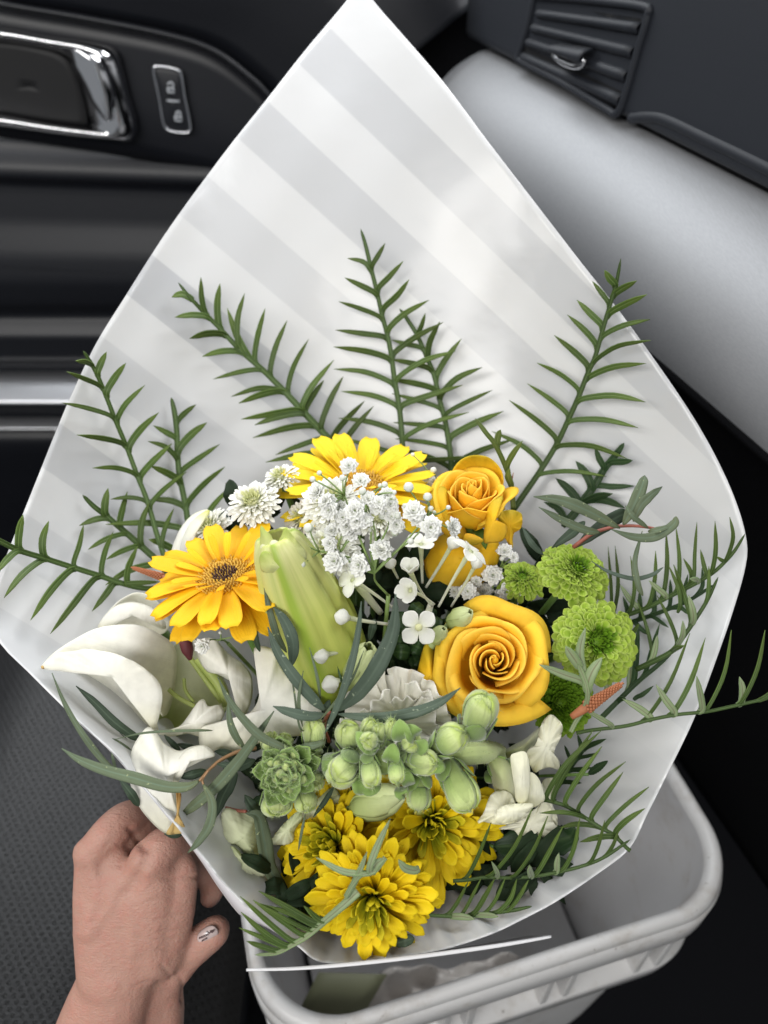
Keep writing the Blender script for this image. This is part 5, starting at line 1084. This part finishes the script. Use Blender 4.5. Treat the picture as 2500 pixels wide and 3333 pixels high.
def frond(label, cr, f, rach, leaves, dep, wd=22, rw=(11, 17), mat=None, group='fern-like grevillea fronds', pale=(), rmat=None, lift=.006, name='grevillea_frond', bend=.075, seed=0):
    """rachis and lobes traced in the crop; dep: distance as a function of photograph u, v"""
    rr = np.random.default_rng(len(label)+seed); R_ = cr(rach); S = sp(np.array([(p[0], p[1]) for p in R_]), 60); D_ = dep(S[:, 0], S[:, 1])
    RP = W(S[:, 0], S[:, 1], D_); t = thing(name, label, 'fern leaf', RP[-1], None, group); dm = D_.mean()
    wr = np.interp(np.linspace(0, 1, 60), [0, 1], rw)/f*px(dm)
    part('midrib', leafmesh(RP, 1, cup=.25, n=44, prof=lambda v: np.interp(v, [0, .03, .12, 1], [.02, rw[0]*.8, rw[0]*1.15, rw[1]*1.15])/f*px(dm), tip=.0, th=.0007), rmat or m_frr, t)
    for k, (bx, by, tx, ty) in enumerate(leaves):
        b = np.array(cr([(bx, by)])[0]); e = np.array(cr([(tx, ty)])[0]); j = int(np.argmin(((S-b)**2).sum(1)))
        tan = S[max(0, j-3)]-S[min(59, j+3)]; tan = tan/(np.linalg.norm(tan)+1e-9); L = np.linalg.norm(e-b); snap = S[j] if np.linalg.norm(S[j]-b) < 30 else b
        root = snap-tan*min(.16*L, 18)                 # the lobe runs a little way along the rib before it leaves it
        mid = snap*.5+e*.5; pr = np.array([-(e-b)[1], (e-b)[0]]); pr /= np.linalg.norm(pr)+1e-9
        if pr@tan < 0: pr = -pr
        mid = mid+pr*L*bend*rr.uniform(.3, 1.0)+rr.normal(0, 4, 2)
        q1 = snap*.82+mid*.18
        pts = np.array([root, q1, mid, e]); s2 = sp(pts, 9); dd = dep(s2[:, 0], s2[:, 1]); dd = dd-np.linspace(0, 1, 9)*lift*rr.uniform(-.2, 1.2)+np.linspace(.0010, -.0004, 9)
        P = W(s2[:, 0], s2[:, 1], dd); m = m_fru if k in pale else (mat or m_fr)
        part('leaflet', leafmesh(P, wd*1.38*rr.uniform(.78, 1.16)/f*px(dm)*(1.35 if k in pale else 1), cup=.22, roll=rr.uniform(-.55, .55), n=13, prof=lprof, th=.0006), m, t)
    return t
PD = lambda o: (lambda u, v: pdepth(u, v)-o)
def LIN(pts):
    """distance set at a few photograph points, blended between them"""
    A_ = np.array(pts, float)
    def f(u, v):
        u = np.asarray(u, float); v = np.asarray(v, float); w_ = 1/(((u[..., None]-A_[:, 0])**2+(v[..., None]-A_[:, 1])**2)+900); return (w_*A_[:, 2]).sum(-1)/w_.sum(-1)
    return f
frond('tall grevillea frond at far left, its tip over the paper edge', cA, 2.0738, [(355, 88), (395, 150), (445, 240), (500, 370), (570, 550), (645, 730), (720, 930), (790, 1110), (850, 1320), (910, 1500), (945, 1620)],
  [(405, 175, 305, 155), (445, 240, 512, 93), (480, 340, 243, 228), (508, 390, 643, 168), (548, 520, 215, 437), (575, 560, 772, 317), (620, 705, 312, 655), (650, 745, 866, 502), (700, 905, 418, 878), (725, 935, 952, 713), (800, 1115, 1052, 902), (770, 1090, 540, 1088), (880, 1400, 967, 1148)], PD(.014), 30, (22, 32))
frond('grevillea frond second from the left, beside the tall one', cA, 2.0738, [(948, 400), (970, 500), (985, 620), (990, 760), (1000, 900), (1020, 1010), (1045, 1130), (1060, 1230), (1085, 1340)],
  [(975, 690, 828, 591), (986, 570, 1117, 448), (985, 815, 792, 697), (995, 765, 1190, 570), (1005, 965, 805, 862), (1020, 910, 1277, 716), (1045, 1125, 1311, 870), (1045, 1140, 800, 1092), (1020, 1300, 505, 1258), (1150, 1260, 1363, 992)], PD(.008), 32, (30, 34))
frond('low grevillea frond crossing the foot of the two left fronds', cA, 2.0738, [(350, 1060), (430, 1140), (510, 1200), (590, 1270), (650, 1320), (740, 1400), (850, 1500), (935, 1600)],
  [(500, 1190, 523, 1013), (525, 1215, 328, 1266), (612, 1260, 653, 1037), (640, 1315, 388, 1428), (740, 1390, 800, 1110), (735, 1400, 508, 1496), (960, 1425, 795, 1360), (860, 1520, 505, 1668)], PD(.009), 32, (28, 40))
frond('grevillea frond reaching over the left edge of the picture', c5, 1.659, [(-25, 255), (0, 268), (110, 320), (240, 360), (380, 405), (540, 455), (640, 490), (760, 520), (880, 525)],
  [(105, 320, 125, 126), (98, 325, -20, 440), (245, 355, 263, 158), (240, 365, 22, 573), (385, 400, 452, 176), (380, 412, 166, 695), (540, 455, 612, 216), (510, 462, 273, 768), (690, 500, 744, 293), (620, 500, 498, 647), (660, 520, 862, 488)], PD(.018), 25, (24, 26))
frond('broad grevillea frond leaning left above the lemon gerbera', cB, 2.0738, [(62, 143), (130, 230), (240, 350), (350, 460), (480, 600), (640, 740), (780, 880), (920, 1030), (1070, 1190), (1190, 1320), (1270, 1410)],
  [(150, 265, 18, 242), (255, 380, 40, 378), (370, 505, 138, 523), (500, 620, 225, 643), (625, 740, 298, 796), (765, 890, 470, 960), (760, 875, 418, 915), (870, 995, 487, 1068), (895, 1035, 578, 1106), (970, 1130, 566, 1193), (1060, 1200, 718, 1307), (1120, 1330, 652, 1357),
   (240, 350, 216, 110), (350, 450, 345, 150), (470, 575, 511, 216), (585, 680, 650, 318), (680, 770, 797, 401), (800, 895, 943, 525), (905, 990, 1112, 668), (930, 1030, 1046, 803), (1020, 1120, 1177, 776), (1080, 1205, 1322, 944), (1140, 1270, 1382, 978), (560, 640, 393, 316)], PD(.012), 31, (20, 48))
frond('tallest grevillea frond in the middle, its tip above all others', cC, 2.37, [(412, 105), (450, 230), (490, 400), (540, 600), (580, 780), (620, 930), (650, 1090), (675, 1280), (710, 1480), (730, 1690), (742, 1900)],
  [(492, 440, 310, 333), (538, 625, 288, 483), (575, 785, 243, 668), (615, 955, 218, 886), (645, 1110, 203, 1017), (677, 1295, 205, 1187), (705, 1485, 260, 1359), (727, 1695, 241, 1566), (735, 1850, 258, 1717), (498, 390, 602, 216), (545, 575, 742, 355), (578, 735, 786, 498), (625, 900, 941, 655), (655, 1075, 1051, 827), (690, 1260, 1143, 1049), (715, 1475, 1198, 1311), (737, 1705, 1248, 1520), (745, 1895, 1335, 1862)], PD(.016), 33, (26, 38))
frond('grevillea frond close behind the tallest, on its right', cC, 2.37, [(710, 720), (770, 800), (850, 930), (920, 1090), (980, 1240), (1020, 1420), (1060, 1570), (1090, 1740), (1110, 1900), (1125, 2020)],
  [(885, 1025, 650, 962), (955, 1195, 640, 1112), (1000, 1345, 643, 1268), (1035, 1485, 653, 1377), (1065, 1630, 663, 1599), (1092, 1785, 678, 1725), (1115, 1950, 691, 1802), (865, 925, 912, 757), (930, 1095, 1024, 822), (1000, 1270, 1190, 953), (1030, 1400, 1350, 1174), (1070, 1545, 1428, 1350), (1105, 1725, 1515, 1512), (1130, 1920, 1598, 1729)], PD(.008), 33, (26, 40))
frond('long grevillea frond at upper right, its tip over the silver dashboard', cD, 2.4583, [(1035, 100), (1000, 290), (940, 500), (885, 690), (825, 900), (770, 1020), (700, 1200), (620, 1380), (520, 1590), (390, 1800), (280, 1960), (170, 2120)],
  [(985, 310, 905, 195), (945, 465, 806, 283), (892, 635, 683, 433), (837, 810, 607, 551), (772, 975, 499, 715), (705, 1160, 364, 938), (632, 1345, 284, 1102), (535, 1540, 139, 1235), (405, 1765, 0, 1484), (985, 385, 1163, 281), (945, 535, 1244, 391), (888, 725, 1268, 589), (828, 905, 1274, 757), (765, 1070, 1236, 942), (695, 1235, 1232, 1249), (615, 1415, 1172, 1455), (520, 1605, 1079, 1701), (385, 1825, 920, 1845)], PD(.012), 36, (26, 44))
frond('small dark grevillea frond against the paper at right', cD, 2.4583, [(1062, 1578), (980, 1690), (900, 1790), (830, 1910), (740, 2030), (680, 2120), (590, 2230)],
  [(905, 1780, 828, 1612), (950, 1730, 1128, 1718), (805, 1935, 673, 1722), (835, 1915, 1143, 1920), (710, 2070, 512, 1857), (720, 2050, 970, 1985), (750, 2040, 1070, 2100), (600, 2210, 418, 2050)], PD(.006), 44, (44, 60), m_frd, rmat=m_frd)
frond('short olive grevillea sprig rising behind the upright rose', cC, 2.37, [(1297, 1567), (1380, 1680), (1450, 1770), (1530, 1940), (1570, 2060), (1583, 2150), (1590, 2260)], [(1462, 1780, 1492, 1655), (1540, 1950, 1662, 1742), (1575, 2080, 1560, 1950)], LIN([(1560, 1400, .432), (1660, 1600, .442)]), 34, (30, 34), m_fro, rmat=m_fro)
frond('grevillea frond along the right rim, lobes pointing straight up', cE, 2.37, [(1482, 208), (1400, 340), (1310, 440), (1230, 510), (1100, 590), (980, 650), (860, 710), (720, 780), (560, 840), (450, 900)],
  [(1325, 400, 1364, 78), (1215, 510, 1250, 108), (1090, 590, 1110, 118), (960, 660, 950, 150), (850, 710, 872, 188), (745, 770, 793, 338), (600, 820, 598, 378), (450, 890, 480, 298), (390, 930, 425, 305), (1325, 430, 1262, 383), (1190, 550, 1138, 328), (1060, 620, 1008, 398), (880, 700, 740, 568), (660, 800, 518, 597), (1140, 610, 1055, 555)], PD(.012), 24, (20, 34), pale=(13, 12, 14), lift=.010)
frond('curving grevillea frond below the one on the right rim', cE, 2.37, [(1275, 540), (1190, 720), (1090, 880), (1000, 1010), (920, 1110), (800, 1180), (640, 1255)],
  [(1190, 720, 1203, 455), (1085, 885, 1045, 680), (1070, 900, 930, 445), (920, 1020, 805, 685), (970, 1050, 1003, 878), (765, 1190, 650, 715), (770, 1210, 805, 990), (985, 780, 893, 452), (930, 1110, 1010, 1070), (600, 1000, 665, 900)], PD(.020), 27, (22, 36), pale=(1, 4, 6), lift=.012)
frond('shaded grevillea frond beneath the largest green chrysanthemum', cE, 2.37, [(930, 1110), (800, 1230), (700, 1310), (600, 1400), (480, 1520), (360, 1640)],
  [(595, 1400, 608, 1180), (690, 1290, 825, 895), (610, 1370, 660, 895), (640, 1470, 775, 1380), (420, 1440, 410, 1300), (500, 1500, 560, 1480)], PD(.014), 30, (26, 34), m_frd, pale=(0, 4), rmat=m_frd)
frond('grevillea frond jutting out of the paper to the right edge of the picture', cE, 2.37, [(1760, 1430), (1660, 1475), (1500, 1512), (1330, 1550), (1180, 1580), (960, 1602), (760, 1640), (560, 1690), (300, 1722), (180, 1745)],
  [(1450, 1510, 1637, 950), (1180, 1545, 1377, 950), (925, 1590, 1177, 1008), (690, 1630, 1056, 975), (1440, 1520, 1440, 1310), (1165, 1568, 1108, 1305), (965, 1605, 795, 1370), (760, 1640, 535, 1480), (495, 1695, 248, 1567), (1600, 1490, 1760, 1330), (1750, 1430, 1800, 1250)], LIN([(2500, 2260, .385), (2300, 2310, .388), (2000, 2370, .398), (1880, 2385, .405)]), 26, (20, 24), pale=(4, 5, 6, 7, 8), lift=.004)
frond('grevillea frond below the cream snapdragon, lobes sweeping up to the right', cF, 2.37, [(525, 710), (640, 720), (780, 755), (870, 800), (980, 870), (1090, 940), (1180, 990), (1270, 1080), (1305, 1112)],
  [(640, 715, 1087, 182), (780, 755, 1087, 307), (880, 800, 1273, 425), (985, 865, 1252, 505), (1095, 935, 1449, 620), (1185, 985, 1418, 785), (930, 860, 608, 820), (1060, 935, 760, 936), (1180, 1010, 918, 1046), (700, 700, 1018, 188)], LIN([(1720, 2600, .392), (1870, 2640, .385), (2050, 2770, .376)]), 28, (24, 24), lift=.010)
frond('grevillea frond along the lower right rim of the paper', cF, 2.37, [(1308, 1025), (1180, 1115), (1060, 1185), (920, 1235), (760, 1275), (580, 1308), (400, 1322), (200, 1317), (50, 1337), (-60, 1345)],
  [(985, 1190, 1112, 875), (795, 1240, 918, 855), (585, 1290, 788, 925), (405, 1310, 672, 845), (225, 1310, 552, 785), (1110, 1130, 1217, 955), (40, 1300, 232, 895), (280, 1325, 238, 1195), (535, 1315, 530, 1225), (735, 1285, 757, 1127)], LIN([(2050, 2735, .374), (1850, 2840, .380), (1500, 2860, .390)]), 24, (20, 22), pale=(7, 8, 9), lift=.008)
frond('lowest grevillea frond at right, resting inside the paper rim', cF, 2.37, [(550, 1540), (400, 1572), (250, 1592), (100, 1610), (-50, 1617), (-200, 1612), (-330, 1600)],
  [(365, 1570, 522, 1338), (285, 1585, 432, 1328), (190, 1600, 342, 1325), (90, 1610, 262, 1325), (0, 1612, 155, 1330), (-100, 1615, 60, 1345), (120, 1608, 290, 1620), (-60, 1615, 110, 1640)], LIN([(1730, 2950, .377), (1450, 2980, .384)]), 24, (22, 22), pale=(6, 7), lift=.004)
frond('grevillea frond hanging over the lower left paper rim, needle lobes fanned', cG, 1.659, [(215, 1175), (330, 1165), (420, 1120), (500, 1070), (600, 985), (700, 900), (772, 832)],
  [(430, 1110, 135, 858), (480, 1070, 205, 880), (520, 1040, 250, 905), (545, 1010, 330, 915), (560, 1000, 215, 893), (400, 1135, 140, 945), (390, 1140, 130, 1028), (350, 1160, 170, 1100), (560, 1000, 235, 830), (580, 990, 480, 910)], LIN([(840, 3100, .362), (950, 3070, .362), (1160, 2910, .352)]), 20, (16, 40), rmat=m_fru, lift=.002, bend=.01)
frond('pale grevillea sprig lying across the yellow chrysanthemums', cG, 1.659, [(700, 880), (740, 800), (785, 745), (830, 735), (870, 715), (920, 650)], [(800, 745, 545, 648), (825, 735, 947, 438), (690, 870, 822, 618), (850, 720, 920, 655), (1090, 720, 990, 660)], LIN([(1190, 2840, .350), (1260, 2700, .356)]), 30, (22, 22), m_fru, rmat=m_fru, lift=.003)
frond('pale grevillea tip in front of the largest green chrysanthemum', cW, 1.8433, [(1165, 480), (1190, 540), (1215, 610), (1222, 680), (1200, 750), (1150, 830), (1120, 890)], [(1175, 480, 1090, 375), (1195, 560, 1210, 262), (1220, 620, 1310, 440), (1200, 590, 930, 485)], LIN([(1910, 2230, .385), (1880, 2350, .395)]), 44, (26, 22), m_fru, rmat=m_fru, lift=.004)
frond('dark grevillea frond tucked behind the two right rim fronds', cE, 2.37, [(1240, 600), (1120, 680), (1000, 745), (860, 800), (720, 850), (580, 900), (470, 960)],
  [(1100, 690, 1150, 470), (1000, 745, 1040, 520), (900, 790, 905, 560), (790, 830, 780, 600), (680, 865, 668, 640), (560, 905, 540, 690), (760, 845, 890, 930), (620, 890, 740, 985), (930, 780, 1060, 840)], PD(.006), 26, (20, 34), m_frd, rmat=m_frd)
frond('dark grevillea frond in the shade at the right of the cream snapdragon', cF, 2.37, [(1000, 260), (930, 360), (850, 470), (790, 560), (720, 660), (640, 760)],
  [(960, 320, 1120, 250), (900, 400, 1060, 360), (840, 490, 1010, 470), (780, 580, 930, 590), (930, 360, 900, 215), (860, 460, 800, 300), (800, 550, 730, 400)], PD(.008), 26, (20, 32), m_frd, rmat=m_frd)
# ---- dark leaves low in the bouquet
m_dl = petal_mat('rose_leaf', [(0, (.018, .040, .016)), (1, (.026, .055, .020))], .38, .12, .6, 12, .15, vcol=(.045, .08, .03))
for (cr, p, w_, d, lab) in ((cF, [(250, 1080), (450, 1070), (640, 1050), (830, 1010), (880, 930)], 260, .400, 'dark green rose leaf lying at lower right below the cream snapdragon'), (cF, [(150, 1200), (400, 1180), (600, 1180), (780, 1150)], 160, .408, 'dark green toothed leaf just above the lower right frond'),
                            (c6, [(900, 900), (960, 980), (1000, 1060), (1010, 1120)], 150, .425, 'dark green leaf left of the open rose'), (c6, [(820, 940), (880, 1000), (900, 1080)], 120, .43, 'dark green leaf in the gap under the four-petalled white flower'),
                            (cG, [(200, 340), (260, 380), (330, 420)], 110, .41, 'small dark leaf beside the pale cream lisianthus'), (cF, [(985, 520), (1060, 470), (1135, 418)], 60, .39, 'dark narrow leaf on the paper right of the cream snapdragon')):
    q = np.array(cr(p)); D_ = np.linspace(d+.01, d, len(q)); P = W(q[:, 0], q[:, 1], D_); tl = thing('leaf', lab, 'leaf', P[0])
    f = {id(cF): 2.37, id(c6): 1.8433, id(cG): 1.659}[id(cr)]
    part('blade', leafmesh(P, w_/f*px(d), cup=.2, n=24, roll=rng.uniform(-.3, .3), th=.0004, m=9, wave=.03, prof=lambda v: np.sin(PI*np.clip(v, 0, 1)**.8)**.7*(1+.05*np.sign(np.sin(v*90)))), m_dl, tl)
    part('leaf_stalk', tube([P[0], P[0]*.6+THR*.4, THR], .0009, 5, 8), m_stem, tl)
# ---- willow eucalyptus
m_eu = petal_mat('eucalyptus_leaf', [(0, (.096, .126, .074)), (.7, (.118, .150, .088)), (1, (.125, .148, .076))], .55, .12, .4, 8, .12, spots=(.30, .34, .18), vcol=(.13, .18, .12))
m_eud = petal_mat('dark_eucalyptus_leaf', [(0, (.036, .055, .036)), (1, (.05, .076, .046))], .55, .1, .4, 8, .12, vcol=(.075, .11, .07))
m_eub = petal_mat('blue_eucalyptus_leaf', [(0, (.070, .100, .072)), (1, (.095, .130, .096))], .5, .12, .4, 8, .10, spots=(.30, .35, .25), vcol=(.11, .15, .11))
m_red = plain_mat('red_stem', (.26, .075, .05), .5, 300, .0003, var=.2); m_brs = plain_mat('brown_stem', (.30, .17, .08), .55, 300, .0003, var=.2)
wil = lambda v: np.clip(np.interp(v, [0, .06, .22, .5, .8, .95, 1], [.03, .24, .70, 1.0, .84, .40, .12]), .02, 1)
def euc(label, cr, f, leaves, stems, rot=0, sm=None):
    p0 = cr([stems[0][0][-1][:2]])[0]; base = W(*p0, stems[0][1]); t = thing('eucalyptus_sprig', label, 'eucalyptus', base, None, 'willow eucalyptus sprigs')
    for k, (pts, w_, d0, d1, mt) in enumerate(leaves):
        q = np.array(cr(pts)); s = sp(q, 16); d = np.linspace(d0, d1, 16)-.003*np.sin(np.linspace(0, PI, 16)); P = W(s[:, 0], s[:, 1], d)
        part('leaf', leafmesh(P, w_/f*px(d0)*1.0, cup=.14, roll=rng.uniform(-.25, .25), n=24, prof=wil, th=.00035, wave=.05), mt or m_eu, t)
    for pts, d0, d1, r, m in stems:
        q = np.array(cr(pts)); s = sp(q, 20); d = np.linspace(d1, d0, 20); part('stem', tube(W(s[:, 0], s[:, 1], d), r, 6), m, t)
    return t
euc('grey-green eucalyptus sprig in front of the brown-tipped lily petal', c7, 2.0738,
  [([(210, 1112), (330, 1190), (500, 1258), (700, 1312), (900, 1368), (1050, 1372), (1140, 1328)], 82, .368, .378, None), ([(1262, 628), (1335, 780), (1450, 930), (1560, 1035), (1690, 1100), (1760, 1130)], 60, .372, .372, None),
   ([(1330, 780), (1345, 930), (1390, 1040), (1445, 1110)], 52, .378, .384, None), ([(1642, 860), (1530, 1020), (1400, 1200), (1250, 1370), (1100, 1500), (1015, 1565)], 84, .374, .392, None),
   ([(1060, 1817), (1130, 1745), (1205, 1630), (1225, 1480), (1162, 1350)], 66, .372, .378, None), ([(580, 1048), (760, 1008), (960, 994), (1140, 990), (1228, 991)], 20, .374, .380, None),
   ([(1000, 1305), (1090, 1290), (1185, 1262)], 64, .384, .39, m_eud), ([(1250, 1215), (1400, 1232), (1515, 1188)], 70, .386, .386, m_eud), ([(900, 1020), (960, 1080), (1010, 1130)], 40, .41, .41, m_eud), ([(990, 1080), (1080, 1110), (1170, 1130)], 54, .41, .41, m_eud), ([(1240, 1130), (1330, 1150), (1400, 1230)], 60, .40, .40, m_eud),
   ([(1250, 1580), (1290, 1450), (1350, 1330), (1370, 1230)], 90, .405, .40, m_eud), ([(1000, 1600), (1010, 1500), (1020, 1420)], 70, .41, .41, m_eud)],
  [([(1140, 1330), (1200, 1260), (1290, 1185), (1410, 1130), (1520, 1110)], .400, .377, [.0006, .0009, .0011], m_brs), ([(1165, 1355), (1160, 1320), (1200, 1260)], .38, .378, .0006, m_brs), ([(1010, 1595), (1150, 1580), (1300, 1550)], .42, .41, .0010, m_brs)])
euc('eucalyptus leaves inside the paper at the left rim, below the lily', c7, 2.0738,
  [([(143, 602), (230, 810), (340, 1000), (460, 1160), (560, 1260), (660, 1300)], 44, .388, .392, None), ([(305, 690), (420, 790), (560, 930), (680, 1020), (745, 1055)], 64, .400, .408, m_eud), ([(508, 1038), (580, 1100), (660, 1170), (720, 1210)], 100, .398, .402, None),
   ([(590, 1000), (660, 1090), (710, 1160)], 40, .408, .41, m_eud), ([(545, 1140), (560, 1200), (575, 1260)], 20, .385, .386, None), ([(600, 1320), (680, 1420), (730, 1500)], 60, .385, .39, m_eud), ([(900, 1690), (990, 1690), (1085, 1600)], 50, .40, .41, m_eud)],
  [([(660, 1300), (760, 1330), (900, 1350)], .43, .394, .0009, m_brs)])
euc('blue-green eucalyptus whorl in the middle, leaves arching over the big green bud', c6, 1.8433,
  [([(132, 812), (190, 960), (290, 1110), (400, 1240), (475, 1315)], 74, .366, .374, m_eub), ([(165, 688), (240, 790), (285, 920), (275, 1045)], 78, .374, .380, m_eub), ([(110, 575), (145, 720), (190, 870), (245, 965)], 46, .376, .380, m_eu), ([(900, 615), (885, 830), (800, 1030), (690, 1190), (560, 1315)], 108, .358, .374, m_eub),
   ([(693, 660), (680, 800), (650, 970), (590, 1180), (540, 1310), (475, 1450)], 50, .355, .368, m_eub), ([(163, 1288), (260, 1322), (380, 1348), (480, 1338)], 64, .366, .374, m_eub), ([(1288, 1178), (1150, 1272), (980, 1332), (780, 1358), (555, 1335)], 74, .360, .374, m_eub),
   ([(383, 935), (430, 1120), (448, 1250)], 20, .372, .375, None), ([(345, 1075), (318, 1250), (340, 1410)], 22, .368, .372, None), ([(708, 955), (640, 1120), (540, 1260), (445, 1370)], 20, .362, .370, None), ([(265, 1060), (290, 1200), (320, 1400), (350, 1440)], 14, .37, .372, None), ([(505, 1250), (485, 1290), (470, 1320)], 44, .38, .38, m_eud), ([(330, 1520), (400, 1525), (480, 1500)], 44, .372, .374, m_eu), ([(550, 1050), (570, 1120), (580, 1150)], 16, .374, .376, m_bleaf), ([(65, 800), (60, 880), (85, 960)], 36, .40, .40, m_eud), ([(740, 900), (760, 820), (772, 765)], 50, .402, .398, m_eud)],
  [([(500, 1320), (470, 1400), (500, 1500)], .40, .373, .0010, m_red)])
euc('eucalyptus strap leaf curling down beside the pale cream lisianthus', cG, 1.659,
  [([(165, 410), (235, 430), (265, 560), (300, 720), (400, 850)], 88, .392, .402, m_eu), ([(160, 310), (200, 370), (250, 410)], 60, .402, .405, m_eud), ([(490, 400), (470, 500), (450, 610)], 16, .392, .394, None), ([(965, 1120), (1020, 1100), (1075, 1085)], 60, .375, .372, m_eud), ([(530, 430), (590, 350), (640, 270)], 30, .40, .40, m_eud)],
  [([(165, 400), (120, 395), (60, 380)], .42, .398, .0009, m_red)])
euc('long eucalyptus sprig on a red stalk above the green chrysanthemums at right', cR, 1.8433,
  [([(252, 30), (420, 55), (580, 118), (770, 220)], 76, .398, .402, m_eu), ([(283, 93), (420, 170), (560, 230), (650, 245)], 54, .402, .404, m_eu), ([(715, 225), (850, 272), (980, 270), (1090, 200), (1108, 150)], 62, .400, .398, m_eu), ([(803, 85), (850, 150), (940, 218)], 36, .398, .400, m_eu),
   ([(920, -98), (905, -40), (850, 90), (790, 200)], 76, .415, .41, m_eu), ([(1025, -30), (960, 20), (900, 80), (850, 180)], 56, .412, .408, m_eu), ([(185, 215), (240, 310), (310, 380)], 38, .41, .415, m_eub), ([(600, 418), (700, 480), (850, 522), (960, 500), (1030, 455)], 28, .405, .405, m_eub), ([(905, 235), (860, 420), (880, 560), (908, 625)], 38, .402, .400, m_eu),
   ([(500, 340), (620, 240), (760, 150), (820, 130)], 90, .425, .42, m_eud), ([(360, 340), (480, 250), (560, 180)], 60, .43, .43, m_eud), ([(1090, 200), (1000, 230), (940, 240)], 40, .398, .400, m_eu)],
  [([(990, 225), (930, 213), (830, 205), (720, 215), (600, 255), (490, 335)], .425, .400, [.0007, .0009, .0012], m_red)])
# ---- rusty flower buds of the grevillea
m_rust = plain_mat('rusty_bud', (.36, .13, .055), .65, 500, .0004, var=.25)
def spike(label, cr, f, a, b, r, d0, d1, n=130):
    A_, B_ = W(*cr([a])[0], d0), W(*cr([b])[0], d1); R = px(d0)*r/f; t = thing('grevillea_bud', label, 'flower bud', A_); z = (B_-A_); L = np.linalg.norm(z); z /= L; x = np.cross(z, CZ); x /= np.linalg.norm(x); y = np.cross(z, x)
    g = []
    for i in range(n):
        v = i/n; q = i*2.39996; rr = R*(1-.65*v); p = A_+z*L*v+rr*(x*math.cos(q)+y*math.sin(q)); g.append(ball(p, R*.34*(1-.3*v), 6, 4))
    part('bud_grains', join(*g), m_rust, t, kind='stuff'); part('core', tube([A_-z*L*.45, A_, B_+z*R*.6], [R*.55, R*.9, R*.2], 8, 10), m_rust, t)
spike('rusty brown grevillea flower spike in front of the green chrysanthemums', cW, 1.8433, (1215, 740), (1420, 605), 34, .392, .388)
spike('rusty brown grevillea flower spike at the far left of the golden gerbera', cA, 2.0738, (890, 1615), (690, 1552), 24, .432, .435)
spike('tiny rusty grevillea spike beside the olive sprig', cC, 2.37, (1570, 2090), (1590, 1990), 8, .444, .442, 40)

# ---- near-black leaves added to put shade into the gaps between flowers
m_fill = petal_mat('gap_shade_leaf', [(0, (.010, .021, .008)), (1, (.014, .028, .010))], .7, .05, .5, 10, .2, vcol=(.014, .024, .010))
gr = thing('gap_shade_leaves', 'near-black leaves added deep between the flowers to darken the gaps', 'foliage', W(1300, 2300, .50))
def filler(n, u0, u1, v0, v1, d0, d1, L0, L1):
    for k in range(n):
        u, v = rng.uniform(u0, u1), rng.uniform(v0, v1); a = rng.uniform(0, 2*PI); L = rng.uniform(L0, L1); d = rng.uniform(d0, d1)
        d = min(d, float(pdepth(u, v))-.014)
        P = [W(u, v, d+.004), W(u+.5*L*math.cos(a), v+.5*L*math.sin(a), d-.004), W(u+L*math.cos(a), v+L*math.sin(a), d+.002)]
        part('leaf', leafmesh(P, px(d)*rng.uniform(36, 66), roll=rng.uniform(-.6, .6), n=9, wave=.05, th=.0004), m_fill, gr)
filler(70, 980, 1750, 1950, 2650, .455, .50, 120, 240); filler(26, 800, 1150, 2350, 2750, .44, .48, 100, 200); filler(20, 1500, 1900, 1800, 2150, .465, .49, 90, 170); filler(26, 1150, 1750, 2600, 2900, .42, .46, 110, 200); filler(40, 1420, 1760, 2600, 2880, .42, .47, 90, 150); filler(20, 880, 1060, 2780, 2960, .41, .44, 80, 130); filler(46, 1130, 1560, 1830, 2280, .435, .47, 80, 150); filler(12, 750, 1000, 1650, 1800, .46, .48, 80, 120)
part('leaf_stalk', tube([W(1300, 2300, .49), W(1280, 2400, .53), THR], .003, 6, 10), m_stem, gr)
